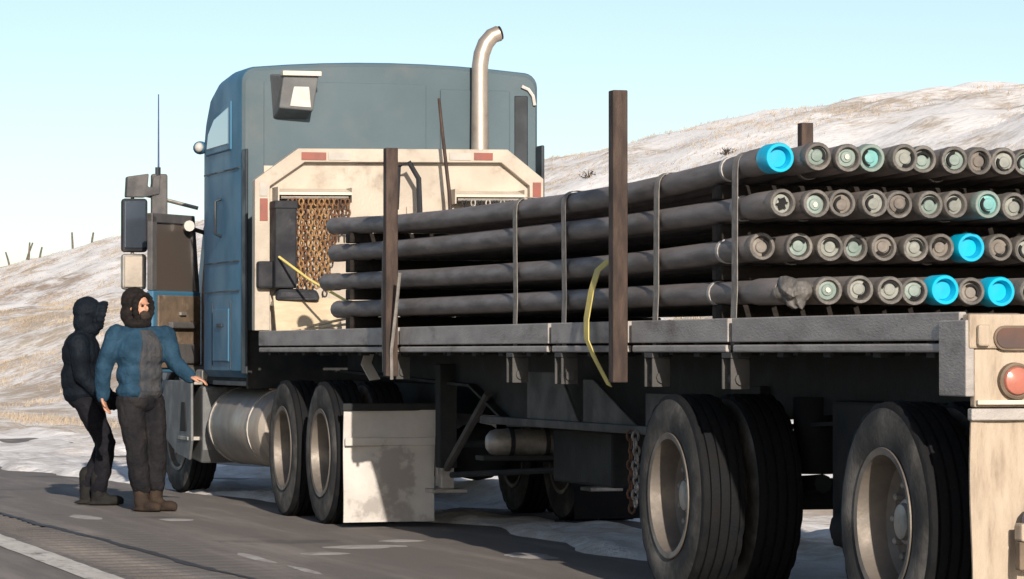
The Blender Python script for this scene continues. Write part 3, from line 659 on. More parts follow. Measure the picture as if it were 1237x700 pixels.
# headboard
HB = MB().box(.06, 2.32, 14.20, 14.235, 1.46, 2.80).build('headboard', 'headboard_cream', TR)
def hb_frame(poly_o, poly_i, y0, y1, name, mat):
    n = len(poly_o); m = MB()
    for y in (y0, y1): m.v += [(x, y, z) for x, z in poly_o]+[(x, y, z) for x, z in poly_i]
    for k in range(n-1):
        a, b, c, d = k, k+1, n+k+1, n+k
        m.f += [(a, b, c, d), (a+2*n, d+2*n, c+2*n, b+2*n), (a, a+2*n, b+2*n, b), (d, c, c+2*n, d+2*n)]
    m.f += [(0, n, 3*n, 2*n), (n-1, 3*n-1, 4*n-1, 2*n-1)]
    return m.build(name, mat, HB, bevel=.006)
OUT = [(-.03, 1.46), (-.03, 2.68), (.33, 2.94), (2.10, 2.96), (2.41, 2.72), (2.41, 1.46)]
INN = [(.095, 1.46), (.095, 2.63), (.385, 2.83), (2.045, 2.85), (2.29, 2.66), (2.29, 1.46)]
hb_frame(OUT, INN, 14.13, 14.24, 'headboard_frame', 'headboard_cream')
IN2 = [(.115, 1.46), (.115, 2.62), (.395, 2.815), (2.035, 2.835), (2.27, 2.65), (2.27, 1.46)]
MB().prism([(.06, 2.80), (2.32, 2.80), (2.30, 2.70), (2.06, 2.87), (.37, 2.85), (.10, 2.66)], 'Y', 14.205, 14.23).build('headboard_gable', 'headboard_cream', HB)
for x0, x1, z0, z1, mt in ((.225+.13, .56, 2.848, 2.91, 'tape_red'), (.58, .76, 2.85, 2.912, 'tape_white'), (1.60, 1.78, 2.865, 2.925, 'tape_white'), (1.81, 1.97, 2.868, 2.928, 'tape_red')):
    bx('reflective_tape', mt, HB, x0, x1, 14.122, 14.128, z0, z1, bevel=0)
for x0, x1, z0, z1, mt in ((.01, .075, 2.35, 2.53, 'tape_red'), (.01, .075, 2.55, 2.66, 'tape_white'), (2.315, 2.385, 2.56, 2.69, 'tape_red'), (2.315, 2.385, 2.36, 2.54, 'tape_white')):
    bx('reflective_tape', mt, HB, x0, x1, 14.122, 14.128, z0, z1, bevel=0)
for x0, x1 in ((.14, .74), (1.62, 2.20)):
    CR = MB().hexa([(x0, 13.98, 2.555), (x1, 13.98, 2.56), (x1, 14.2, 2.60), (x0, 14.2, 2.595), (x0, 13.98, 2.575), (x1, 13.98, 2.58), (x1, 14.2, 2.62), (x0, 14.2, 2.615)]).build('chain_rack', 'cream_bright', HB)
    MB().tube([(x0+.02, 14.02, 2.535), (x1-.02, 14.02, 2.54)], .014, 8).build('rack_bar', 'steel_grey', CR)
    bx('rack_bracket', 'headboard_cream', CR, x0-.012, x0, 13.98, 14.2, 2.50, 2.62, bevel=0)
    bx('rack_bracket', 'headboard_cream', CR, x1, x1+.012, 13.98, 14.2, 2.50, 2.62, bevel=0)
for x in (.55, 1.25, 1.9): bx('headboard_rib', 'headboard_cream', HB, x, x+.05, 14.175, 14.2, 1.5, 2.48)
bx('headboard_winch', 'tool_dark', HB, -.02, .12, 14.04, 14.14, 1.80, 2.02, bevel=.02)
# tail: rear bolster, lamps, flaps, underride guard
TB = MB().box(0, W, -.045, .03, 1.30, 1.445).build('rear_bolster', 'flap_tan', TR, bevel=.01)
bx('tail_board', 'flap_tan', TR, .03, W-.03, -.03, .02, 1.055, 1.298, bevel=.008)
bx('corner_plate', 'rail_grey', TR, -.012, .028, -.035, .25, 1.10, 1.42, bevel=.006)
bx('rail_end_cap', 'flap_tan', TR, .03, .085, -.075, -.047, 1.31, 1.40, bevel=.01)
for x in (.205, W-.205):
    def slot(rx, rz, n=10):
        return [(x+sx*rx+rz*math.cos(a), 1.345+rz*math.sin(a)) for sx, a0 in ((1, -90), (-1, 90)) for a in [R(a0+180*k/n) for k in range(n+1)]]
    so, si = slot(.045, .052), slot(.045, .042)
    MB().prism(so, 'Y', -.056, -.045).build('lamp_bezel', 'interior_brown', TR, smooth=30)
    MB().prism(si, 'Y', -.062, -.0555).build('clearance_lamp', 'lens_dark', TR, smooth=30)
    TLP = MB().lathe([(-.085, .002), (-.083, .03), (-.074, .055), (-.065, .060), (-.03, .060)], (x+.005, 0, 1.165), 'Y', 28).build('tail_lamp', 'lens_red', TR, smooth=40)
    MB().lathe([(-.058, .058), (-.064, .066), (-.058, .076), (-.03, .078)], (x+.005, 0, 1.165), 'Y', 28).build('lamp_bezel', 'interior_brown', TLP, smooth=40)
bx('tail_lip', 'cream_bright', TR, .035, W-.035, -.055, -.02, 1.066, 1.085, bevel=.003)
for x0 in (.02, W-.66):
    m = MB(); nx, nz = 8, 10
    P = [(x0+.64*i/nx, -.02+.015*math.sin(k*.6+i*.8), 1.02-.92*k/nz) for k in range(nz+1) for i in range(nx+1)]
    m.v += P+[(x, y+.012, z) for x, y, z in P]; Q = (nx+1)*(nz+1)
    for k in range(nz):
        for i in range(nx):
            a = k*(nx+1)+i; m.f += [(a, a+1, a+nx+2, a+nx+1), (a+Q, a+nx+1+Q, a+nx+2+Q, a+1+Q)]
    for i in range(nz):
        for cc in (0, nx): a = i*(nx+1)+cc; m.f.append((a, a+nx+1, a+nx+1+Q, a+Q))
    for i in range(nx):
        for rr in (0, nz): a = rr*(nx+1)+i; m.f.append((a, a+1, a+1+Q, a+Q))
    f = m.build('mud_flap', 'flap_tan', TR, smooth=50)
    bx('flap_hanger', 'rail_grey', f, x0-.01, x0+.65, -.045, .0, 1.0, 1.05)
# underride guard with its end post in front of the flap
UG = MB().box(.17, 2.33, -.19, -.11, .50, .575).build('underride_guard', 'flap_tan', TR, bevel=.01)
for x in (.17, 2.29):
    bx('guard_post', 'interior_brown', UG, x, x+.04, -.17, -.12, .38, .50)
    bx('guard_strut', 'flap_tan', UG, x+.15, x+.22, -.15, -.06, .57, 1.06)
bx('guard_plate', 'rail_grey', UG, .21, 2.29, -.165, -.13, .40, .50)
for x in (.255, 2.25): MB().ell((x, -.15, .578), (.062, .05, .085)).build('guard_reflector', 'reflector_blue', UG, smooth=True)

# ------------------------------------------------------------------ the load of pipe
NP = 16; PITCHX = .15
YE = [[2.56, 2.41, 2.39, 2.46, 2.40, 2.52, 2.48, 2.52, 2.56, 2.62], [2.50, 2.43, 2.47, 2.42, 2.47, 2.44, 2.48, 2.42, 2.44, 2.43],
      [2.79, 2.66, 2.63, 2.68, 2.67, 2.62, 2.65, 2.65, 2.61, 2.62], [2.42, 2.27, 2.24, 2.22, 2.28, 2.28, 2.28, 2.29, 2.24, 2.25]]
ROWZ = [2.235, 2.012, 1.805, 1.585]
# row centre lines: (distance forward of the rear end, height relative to the rear end)
SAG = [[(0, 0), (.4, -.012), (1.1, -.045), (2.2, -.072), (3.4, -.083), (6.2, -.070), (7.6, -.050), (9.45, -.005)],
       [(0, 0), (.4, -.004), (1.1, -.012), (2.2, -.02), (3.4, -.022), (6.2, -.014), (7.6, -.004), (9.45, .012)],
       [(0, 0), (.4, -.008), (1.1, -.022), (2.2, -.035), (3.4, -.036), (6.2, -.022), (7.6, -.008), (9.45, .005)],
       [(0, 0), (.4, .002), (1.1, .006), (2.2, .008), (3.4, .008), (6.2, .012), (7.6, .016), (9.45, .022)]]
RADP = .064
def row_z(r_, d): return ROWZ[r_]+float(np.interp(d, [p[0] for p in SAG[r_]], [p[1] for p in SAG[r_]]))
PIPE_ME = []
for r_ in range(4):
    m = MB(); pts = []; rad = []
    ds = [0, .02, .34, .40, .44, .9, 1.5, 2.2, 3.4, 4.8, 6.2, 7.6, 8.6, 9.0, 9.06, 9.12, 9.40, 9.46]
    for d in ds:
        pts.append((0, d, row_z(r_, d)-ROWZ[r_])); rad.append({0: .062, .02: .068, .34: .068, .40: .064}.get(d, .060 if d < 9.02 else (.066 if d < 9.41 else .052)))
    m.tube(pts, rad, 14); me = m.mesh('pipe', 35); me.materials.append(M['pipe_steel']); PIPE_ME.append(me)
def cap_mesh(rm, cm, kind):
    """end cap seen from the tail: a rim standing round a recessed disc with a pulled-up tab"""
    ms = []
    m = MB(); m.lathe([(.05, .0695), (-.015, .0695), (-.022, .066), (-.022, .053), (-.016, .050), (.012, .047), (.05, .046)], (0, 0, 0), 'Y', 22)
    m.f = m.f[:-2]; a = m.mesh('end_ring', 35); a.materials.append(M[rm])
    m = MB(); m.lathe([(.011, .049), (.006, .046), (.004, .030), (-.004, .026), (-.006, .001)], (0, 0, 0), 'Y', 18); m.f = m.f[1:]
    b = m.mesh('end_plug', 35); b.materials.append(M[cm])
    m = MB(); n = 9
    if kind == 0:                                     # crescent slot
        P = [(.043*math.cos(R(-70+150*k/n)), .043*math.sin(R(-70+150*k/n))) for k in range(n+1)]+[(.032*math.cos(R(80-150*k/n)), .032*math.sin(R(80-150*k/n))+.003) for k in range(n+1)]
    elif kind == 1:                                   # torn hole
        P = [(.034*math.cos(2*math.pi*k/12)*(1 if k % 3 else .45), .034*math.sin(2*math.pi*k/12)*(1 if k % 2 else .6)) for k in range(12)]
    else:
        P = [(.014*math.cos(2*math.pi*k/8), .012*math.sin(2*math.pi*k/8)) for k in range(8)]
    m.prism(P, 'Y', -.010, -.003 if kind else .0); c = m.mesh('end_slot', 35)
    c.materials.append(M['cap_pale' if kind == 2 else 'hole_dark'])
    return a, b, c
CAPS = {k: cap_mesh(*v) for k, v in {'grey': ('pipe_end', 'cap_grey', 0), 'green': ('pipe_end', 'cap_green', 0), 'teal': ('cap_green', 'cap_teal', 0), 'brown': ('pipe_end', 'cap_brown', 0),
        'torn': ('pipe_end', 'cap_grey', 1), 'pale': ('pipe_end', 'cap_green', 2), 'blue': ('cap_blue', 'cap_blue', None)}.items() if v[2] is not None}
m = MB(); m.lathe([(.11, .074), (-.02, .074), (-.03, .070), (-.03, .056), (-.01, .050), (.02, .046), (.11, .046)], (0, 0, 0), 'Y', 26); m.f = m.f[:-2]
BLUE_RING = m.mesh('end_ring', 35); BLUE_RING.materials.append(M['cap_blue'])
m = MB(); m.lathe([(.022, .049), (.014, .045), (.012, .001)], (0, 0, 0), 'Y', 20); m.f = m.f[1:]
BLUE_PLUG = m.mesh('end_plug', 35); BLUE_PLUG.materials.append(M['cap_blue'])
KIND = [['blue', 'green', 'pale', 'teal', 'grey', 'green', 'green', 'brown', 'grey', 'green'],
        ['torn', 'pale', 'brown', 'grey', 'brown', 'green', 'grey', 'teal', 'grey', 'green'],
        ['brown', 'green', 'grey', 'green', 'brown', 'grey', 'brown', 'blue', 'brown', 'grey'],
        ['broken', 'pale', 'grey', 'grey', 'green', 'blue', 'brown', 'blue', 'grey', 'green']]
WORD = {'blue': 'bright blue end cap', 'green': 'greenish grey end cap', 'pale': 'pale spot in its end cap', 'teal': 'teal end cap', 'grey': 'dull grey end cap', 'brown': 'brownish end cap', 'torn': 'torn black end hole', 'broken': 'broken ragged end'}
ORD = ['first', 'second', 'third', 'fourth', 'fifth', 'sixth', 'seventh', 'eighth', 'ninth', 'tenth', 'eleventh', 'twelfth', 'thirteenth', 'fourteenth', 'fifteenth', 'sixteenth']
ROWN = ['top', 'second', 'third', 'bottom']
BANDM = MB(); BANDM.lathe([(0, .0615), (0, .0655), (.035, .0655), (.035, .0615)], (0, 0, 0), 'Y', 18); BAND = BANDM.mesh('paint_band', 35); BAND.materials.append(M['band_white'])
for r_ in range(4):
    for i in range(NP):
        seen = i < 10
        ye = YE[r_][i] if seen else 2.5+random.uniform(-.1, .1)
        kd = KIND[r_][i] if seen else random.choice(['grey', 'green', 'brown'])
        dz = random.uniform(-.004, .004)
        o = inst('steel_pipe', PIPE_ME[r_], None, (.12+PITCHX*i, ye, ROWZ[r_]+dz), (0, random.uniform(-.003, .003), 0))
        if seen: tag(o, f'dark pipe with {WORD[kd]}, {ORD[i]} from left in the {ROWN[r_]} row', 'pipe', 'stacked steel pipes')
        else: tag(o, f'dark pipe past the right edge of the photo, {ORD[i]} from left in the {ROWN[r_]} row', 'pipe', 'stacked steel pipes')
        sp = random.random()*6.28 if kd != 'torn' else .4
        if kd == 'blue':
            inst('end_ring', BLUE_RING, o, (0, -.03, 0), (0, sp, 0)); inst('end_plug', BLUE_PLUG, o, (0, -.03, 0))
        elif kd == 'broken':
            mm = MB()
            for k in range(7):
                a = k*.9; mm.ell((.03*math.cos(a), -.06-.05*random.random(), .03*math.sin(a)), (.045, .09, .035), Euler((random.random(), random.random(), random.random())).to_matrix(), 8)
            mm.ell((.03, -.13, .0), (.055, .05, .055), None, 10)
            q = mm.mesh('broken_end', 30); q.materials.append(M['pipe_end']); remesh(inst('broken_end', q, o, (0, 0, 0)), .005, 3, .012, .03)
        else:
            a, b, c = CAPS[kd]; tl, tw = random.uniform(-.16, .16), random.uniform(-.16, .16); ox, oz = random.uniform(-.006, .006), random.uniform(-.006, .006)
            inst('end_ring', a, o, (0, -.014, 0), (tl*.6, sp, tw*.6)); inst('end_plug', b, o, (ox, -.014-random.uniform(0, .012), oz), (tl, 0, tw)); inst('end_slot', c, o, (ox, -.022, oz), (0, sp, 0))
        if i == 0:
            d = [.62, .52, .45, .95][r_]; inst('paint_band', BAND, o, (0, d, row_z(r_, d)-ROWZ[r_]))
        elif i % 5 == 2:
            inst('paint_band', BAND, o, (0, .5, row_z(r_, .5)-ROWZ[r_]))
# timber spacers under and between the rows
for yb, nm in ((3.32, 'rear'), (11.25, 'front')):
    for r_ in range(4):
        d = yb-2.45; top = row_z(r_, d)-.0625; bot = row_z(r_+1, d)+.0625 if r_ < 3 else DK+.001
        o = MB().box(.08 if nm == 'rear' else .05, 2.44, yb-.07, yb+.07, bot, top).build('timber_spacer', 'timber', bevel=.008)
        tag(o, f'weathered timber spacer under the {ROWN[r_]} row of pipes near their {nm} ends', 'timber', 'timber spacers in the pipe stack')
# posts standing in the stake pockets
def stake(x, y, z0, z1, label, w=.085, taper=.0):
    o = MB().box(x-w/2, x+w/2, y-w/2, y+w/2, z0, z1).build('stake_post', 'stake_rust', bevel=.006)
    return tag(o, label, 'stake', 'rusty stake posts along the deck')
stake(-.045, 9.60, 1.12, 2.68, 'rusty square stake post on the deck edge in front of the cream headboard')
stake(-.045, 4.56, 1.12, 2.71, 'tall rusty square stake post rising against the sky beside the yellow strap')
stake(2.56, 8.50, 1.12, 2.83, 'short visible tip of rusty stake behind the top row by the blue cap')
stake(2.56, 4.6, 1.12, 2.2, 'rusty stake post hidden on the far side of the pipes')
# straps over the load
def strap(y, label, lean=0, name='tie_down_strap', w=.08):
    def z(r_): return row_z(r_, max(0, y-2.45))
    zt = z(0)
    pts = [(.05, y, 1.18), (.040, y, 1.28), (.040, y, 1.46), (.042, y, 1.52), (.046, y, z(3)), (.046, y, z(2)), (.047, y, z(1)), (.048, y, zt-.03)]
    for k in range(1, 6):
        a = R(180-90*k/5); pts.append((.12+.071*math.cos(a), y, zt+.071*math.sin(a)))
    for k in range(1, 15): pts.append((.12+PITCHX*k, y, zt+.071-.002*(k % 2)))
    pts += [(2.42, y, zt+.05), (2.455, y, zt-.03), (2.465, y, z(2)), (2.50, y, 1.47), (2.508, y, 1.28)]
    # the belly of the strap takes a slight twist along the truck
    pts = [(x, yy+lean*(zz-1.2), zz) for x, yy, zz in pts]
    o = MB().ribbon(pts, w, .004).build(name, 'strap_grey', smooth=40)
    return tag(o, label, 'strap', 'straps over the pipe load')
strap(6.84, 'grey tie-down strap over the pipes, leftmost of the four straps', .05)
strap(5.83, 'grey tie-down strap over the pipes left of the yellow strap, second from left', .05)
strap(4.18, 'grey tie-down strap over the pipes just right of the tall stake')
strap(2.95, 'grey tie-down strap over the pipes nearest their capped ends')
pts = [(.05, 4.93, 1.80), (.03, 4.98, 1.79), (-.02, 5.01, 1.74), (-.045, 5.05, 1.62), (-.05, 5.12, 1.47), (-.05, 5.12, 1.36), (-.035, 5.03, 1.26), (-.015, 4.92, 1.16), (.0, 4.86, 1.10)]
o = MB().ribbon(pts, .085, .006, (0, 1, .15)).build('loose_strap', 'strap_yellow', smooth=40); tag(o, 'loose yellow strap dangling over the deck edge beside the tall stake', 'strap')
m = MB().tube([(-.06, 9.72, 2.05), (-.055, 9.78, 1.6), (-.055, 9.74, 1.15)], .012, 6); tag(m.build('tie_rope', 'strap_grey', smooth=True), 'thin grey rope hanging along the left side of the front stake', 'rope')
m = MB().tube([(-.05, 9.33, 1.82), (-.055, 9.40, 1.6), (-.06, 9.52, 1.3), (-.05, 9.55, 1.1)], .012, 6); tag(m.build('tie_rope', 'strap_grey', smooth=True), 'thin grey rope slanting down the right side of the front stake', 'rope')
# chains on the headboard rack
def chain(x, y, z0, n, mat, label, group, lean=0, name='tie_down_chain'):
    m = MB()
    for k in range(n):
        c = Vector((x+lean*k+.006*math.sin(k*1.7+x*40), y+.004*math.cos(k*2.1), z0-.042*k)); ax = k % 2
        ring = []
        for j in range(9):
            a = 2*math.pi*j/8; u, v = .019*math.cos(a), .030*math.sin(a)
            ring.append(c+(Vector((u, 0, v)) if ax == 0 else Vector((0, u, v))))
        m.tube(ring, .0075, 5, cap=False)
    return tag(m.build(name, mat, smooth=60), label, 'chain', group)
cn = ['first', 'second', 'third', 'fourth', 'fifth', 'sixth', 'seventh', 'eighth', 'ninth', 'tenth', 'eleventh', 'twelfth']
for i in range(12):
    x = .235+i*.043; n = [14, 16, 17, 16, 18, 17, 15, 17, 12, 8, 6, 6][i]
    chain(x, 14.015-.012*(i % 3), 2.50, n, 'rust' if i in (0, 1, 3, 8, 9, 10, 11) else 'rust_gold',
          f'{"dark rusty" if i in (0, 1, 3, 8, 9, 10, 11) else "golden rusty"} chain on the left headboard rack, {cn[i]} from left', 'chains on the left headboard rack', random.uniform(-.001, .001))
for i in range(7):
    chain(1.70+i*.065, 14.01, 2.51, 12, 'steel_grey' if i % 2 else 'tool_dark', f'{"pale" if i % 2 else "dark"} chain on the right headboard rack, {cn[i]} from left', 'chains on the right headboard rack')
for i, (x, y, z, n) in enumerate([(.42, 5.75, .80, 11), (.40, 5.60, .80, 10), (.47, 5.45, .80, 12), (.43, 5.30, .80, 9), (.50, 5.66, .78, 12)]):
    chain(x, y, z, n, 'steel_grey' if i % 2 else 'rust', ['leftmost', 'second', 'middle', 'rightmost', 'longest'][i]+' chain of the bundle under the trailer by its foremost left wheel', 'bundled chains under the trailer')
# gear stowed against the headboard
t = thing('gear_box', 'dark grey gear box standing against the headboard left of the chains', 'box', (.2, 14.0, 1.79))
bx('body', 'tool_dark', t, .095, .275, 13.93, 14.12, 1.80, 2.49, bevel=.015); bx('lid', 'tool_dark', t, .088, .282, 13.92, 14.12, 2.44, 2.505, bevel=.01)
o = MB().hexa([(.10, 13.95, 1.70), (.46, 13.85, 1.70), (.46, 14.05, 1.70), (.10, 14.10, 1.70), (.13, 13.96, 1.80), (.44, 13.9, 1.79), (.44, 14.05, 1.79), (.13, 14.10, 1.80)]).build('load_bag', 'tool_dark', bevel=.03); tag(o, 'slumped dark bag under the gear box by the headboard', 'bag')
o = MB().hexa([(.095, 13.88, 1.452), (.62, 13.80, 1.452), (.62, 13.83, 1.452), (.095, 13.91, 1.452), (.095, 14.0, 1.74), (.62, 13.93, 1.72), (.62, 13.96, 1.72), (.095, 14.03, 1.74)]).build('plywood_sheet', 'plywood', bevel=.003); tag(o, 'pale plywood sheet leaning at the foot of the headboard', 'plywood')
o = MB().hexa([(.10, 14.0, 1.66), (.62, 13.92, 1.655), (.62, 14.05, 1.655), (.10, 14.12, 1.66), (.10, 14.0, 1.695), (.62, 13.92, 1.69), (.62, 14.05, 1.69), (.10, 14.12, 1.695)]).build('wooden_board', 'plywood', bevel=.003); tag(o, 'pale board lying flat on top behind the leaning plywood', 'board')
for (a, b, lab) in (((.12, 13.40, 1.462), (.72, 13.00, 1.60), 'upper thin pale lath slanting up toward the pipe tips'), ((.16, 13.25, 1.462), (.60, 12.95, 1.52), 'lower thin pale lath lying on the deck by the pipe tips')):
    a, b = Vector(a), Vector(b); o = MB().ribbon([a, (a+b)/2, b], .07, .018, (.4, 1, 0)).build('wood_lath', 'plywood', bevel=.002); tag(o, lab, 'lath')
o = MB().tube([(.12, 13.9, 2.05), (.28, 13.5, 1.86), (.46, 13.1, 1.70), (.56, 12.9, 1.63)], .011, 6).build('yellow_rope', 'strap_yellow', smooth=True); tag(o, 'thin yellowish rope slanting from the gear box to the pipe tips', 'rope')
o = MB().tube([(1.13, 14.05, 2.45), (1.135, 14.0, 2.80), (1.22, 13.98, 2.83), (1.30, 13.98, 2.70), (1.31, 13.98, 2.45), (1.31, 13.98, 2.2)], .022, 8).build('air_hose', 'tool_dark', smooth=True); tag(o, 'dark looped hose hanging on the headboard behind the front stake', 'hose')
o = MB().tube([(1.56, 13.9, 2.2), (1.54, 13.92, 2.6), (1.50, 13.97, 3.05), (1.47, 13.98, 3.36)], [.018, .016, .015, .013], 7).build('rusty_rod', 'stake_rust', smooth=True); tag(o, 'thin rusty rod standing against the middle of the headboard', 'rod')
o = MB().ell((.32, 11.9, 2.15), (.05, .05, .05)).ell((.33, 11.86, 2.12), (.03, .06, .035)).build('white_rag', 'lens_clear', smooth=True, origin=(.32, 11.9, 2.1)); tag(o, 'small white rag tucked between the pipe tips by the chains', 'rag')
o = MB().ribbon([(.30, 11.6, 1.28), (.27, 11.58, 1.2), (.33, 11.55, 1.08)], .09, .01, (.9, .3, .1)).build('paper_tag', 'lens_clear', smooth=True); tag(o, 'white tag hanging under the deck above the rear drive tyre', 'tag')

# ------------------------------------------------------------------ people
AR = Vector((math.cos(YAW), -math.sin(YAW), 0)); AB = Vector((math.sin(YAW), math.cos(YAW), 0))   # along the roadside view / away from it
class Fig:
    def __init__(s, base, facing):
        s.base = Vector(base); f = AR*facing[0]+AB*facing[1]; s.f = f.normalized(); s.rt = Vector((s.f.y, -s.f.x, 0))
    def P(s, a, b, z): return s.base+AR*a+AB*b+Vector((0, 0, z))
    def rot(s, pitch=0, roll=0):
        m = Matrix((s.rt, s.f, Vector((0, 0, 1)))).transposed(); return m @ Euler((pitch, roll, 0)).to_matrix()
def limb(m, pts, rad, n=12, flat=None):
    m.tube(pts, rad, n, True, flat)
    for p, r_ in zip(pts, rad): m.ell(p, (r_, r_, r_), None, 10)
def hand(m, w, d, up, side, curl=.6):
    """five-fingered hand: wrist w, pointing along d, back-of-hand normal up, thumb towards side"""
    d = Vector(d).normalized(); up = (Vector(up)-d*Vector(up).dot(d)).normalized(); s = d.cross(up); s = s if s.dot(Vector(side)) > 0 else -s
    rm = Matrix((s, d, up)).transposed(); w = Vector(w)
    m.ell(w+d*.045, (.043, .055, .018), rm, 12); limb(m, [w-d*.03, w+d*.02], [.028, .026], 10)
    for k, (off, ln) in enumerate(((.031, .072), (.010, .082), (-.011, .076), (-.031, .06))):
        p = w+d*.085+s*off; pts = [p-d*.02]; ang = 0
        for q, seg in enumerate((.42, .33, .25)):
            ang += curl*(.5, .8, .6)[q]; v = d*math.cos(ang)-up*math.sin(ang); pts.append(pts[-1]+v*(ln*seg+(.02 if q == 0 else 0)))
        limb(m, pts, [.0105, .010, .009, .008], 8)
    p = w+d*.02+s*.03; pts = [p, p+s*.022+d*.022-up*.006, p+s*.030+d*.050-up*.016, p+s*.026+d*.072-up*.026]
    limb(m, pts, [.014, .0125, .011, .009], 8)
def head(m, c, fig, pitch=0):
    rm = fig.rot(pitch); c = Vector(c); q = lambda x, y, z: c+rm @ Vector((x, y, z))
    m.ell(c+rm @ Vector((0, -.01, .03)), (.076, .096, .092), rm, 18); m.ell(q(0, .025, -.045), (.058, .068, .075), rm, 16)
    m.ell(q(0, .098, -.02), (.014, .022, .026), rm, 8); m.ell(q(0, .085, -.075), (.026, .016, .012), rm, 8); m.ell(q(0, .072, -.108), (.028, .024, .02), rm, 8)
    m.ell(q(0, .082, .022), (.055, .012, .012), rm, 8)
    for s in (-1, 1): m.ell(q(s*.078, -.005, -.01), (.012, .022, .033), rm, 8)
    limb(m, [q(0, -.02, -.08), c+Vector((0, 0, -.19))-fig.f*.03], [.055, .06], 12)
def face_bits(fig, c, parent, pitch=0):
    rm = fig.rot(pitch); c = Vector(c)
    m = MB()
    for s in (-1, 1): m.ell(c+rm @ Vector((s*.031, .083, .004)), (.014, .010, .008), rm, 8)
    m.build('eyes', 'hole_dark', parent, smooth=True)
def boot(m, ank, fdir, ground=.0, lift=0):
    f = Vector(fdir).normalized(); a = Vector(ank); rm = Matrix((Vector((f.y, -f.x, 0)), f, Vector((0, 0, 1)))).transposed()
    g = Vector((a.x, a.y, ground+lift))
    m.ell(g+f*.02+Vector((0, 0, .055)), (.052, .085, .062), rm, 14); m.ell(g+f*.12+Vector((0, 0, .043)), (.054, .095, .046), rm, 14)
    m.ell(g+f*.05+Vector((0, 0, .018)), (.053, .165, .020), rm, 16)
    limb(m, [a+Vector((0, 0, -.02)), a+Vector((0, 0, .16))], [.062, .068], 12)

# person beside the open door: blue jacket, one arm out to the truck
A = Fig((-.905, 14.37, 0), (.78, -.62)); pa = thing('person', 'person in blue jacket and dark fur hood standing beside the open truck door', 'person', A.base, 'people beside the truck')
hc = A.P(-.035, -.01, 1.655); shR, shL = A.P(-.20, -.09, 1.425), A.P(.175, .10, 1.42)
elR, wrR = A.P(-.305, -.10, 1.15), A.P(-.305, -.10, .935); elL, wrL = A.P(.255, .06, 1.20), A.P(.385, -.02, 1.085)
chest, belly, hip = A.P(-.02, 0, 1.28), A.P(-.02, 0, 1.08), A.P(-.02, 0, .90)
hpR, hpL = A.P(-.095, -.05, .88), A.P(.06, .06, .88); knR, knL = A.P(-.035, -.09, .49), A.P(.11, .03, .49); anR, anL = A.P(.0, -.05, .10), A.P(.10, .06, .10)
m = MB(); head(m, hc, A); limb(m, [A.P(-.03, 0, 1.46), chest, belly, hip], [.09, .13, .12, .11])
for a_, b_, c_ in ((shR, elR, wrR), (shL, elL, wrL)): limb(m, [a_, b_, c_], [.055, .042, .03])
limb(m, [chest, shR], [.08, .05]); limb(m, [chest, shL], [.08, .05])
for a_, b_, c_ in ((hpR, knR, anR), (hpL, knL, anL)): limb(m, [a_, b_, c_], [.085, .058, .045])
hand(m, wrR, (.12, -.05, -1), -A.f*.6-A.rt*-.3, A.f, .5); hand(m, wrL, AR*.9-AB*.1+Vector((0, 0, -.15)), (0, 0, 1), -AB, .45)
body = remesh(m.build('body', 'skin', pa), .0065, 2); face_bits(A, hc, pa)
m = MB(); rm = A.rot()
m.ell(A.P(-.02, 0, 1.28), (.235, .165, .21), rm, 18); m.ell(A.P(-.02, 0, 1.10), (.215, .16, .20), rm, 18); m.ell(A.P(-.02, 0, .975), (.22, .165, .10), rm, 18)
m.ell(A.P(-.02, 0, 1.42), (.17, .11, .08), rm, 14); limb(m, [A.P(-.2, -.09, 1.41), A.P(.17, .09, 1.41)], [.088, .088]); limb(m, [A.P(-.03, 0, 1.45), A.P(-.03, 0, 1.51)], [.095, .085])
limb(m, [shR, elR, wrR+Vector((0, 0, -.005))], [.088, .072, .056]); limb(m, [shL, elL, wrL], [.088, .072, .056])
remesh(m.build('jacket', 'jacket_blue', pa), .011, 3, .022, .08)
m = MB(); nx, nz = 10, 16; top, bot = [], []
ELL = [((0, 1.28), (.235, .165, .21)), ((0, 1.10), (.215, .16, .20)), ((0, .975), (.22, .165, .10)), ((0, 1.42), (.17, .11, .08))]
for k in range(nz+1):
    z = .905+.56*k/nz
    for i_ in range(nx+1):
        x = (-.5+i_/nx)*(.23-.10*max(0, k/nz-.7)/.3)+.01
        y = max([e[1][1]*math.sqrt(max(0, 1-(x/e[1][0])**2-((z-e[0][1])/e[1][2])**2)) for e in ELL]+[.085])
        p = A.P(-.02, 0, z)+A.rt*x; top.append(p+A.f*(y+.014)); bot.append(p+A.f*(y-.03))
m.v += [tuple(p) for p in top+bot]; Q = len(top)
for k in range(nz):
    for i_ in range(nx):
        a = k*(nx+1)+i_; m.f += [(a, a+1, a+nx+2, a+nx+1), (a+Q, a+nx+1+Q, a+nx+2+Q, a+1+Q)]
loop = list(range(nx+1))+[(k+1)*(nx+1)+nx for k in range(nz)]+[nz*(nx+1)+q_ for q_ in range(nx-1, -1, -1)]+[k*(nx+1) for k in range(nz-1, 0, -1)]
for q_ in range(len(loop)):
    a, b = loop[q_], loop[(q_+1) % len(loop)]; m.f.append((a, b, b+Q, a+Q))
remesh(m.build('jacket_front', 'jacket_front', pa), .008, 3, .022, .08)
m = MB(); m.ell(A.P(-.02, 0, .90), (.20, .15, .12), rm, 16)
limb(m, [hpR, (hpR+knR)/2, knR, (knR+anR)/2, anR+Vector((0, 0, .10))], [.118, .108, .088, .085, .080]); limb(m, [hpL, (hpL+knL)/2, knL, (knL+anL)/2, anL+Vector((0, 0, .10))], [.118, .108, .088, .085, .080])
remesh(m.build('trousers', 'trouser_grey', pa), .011, 3, .024, .09)
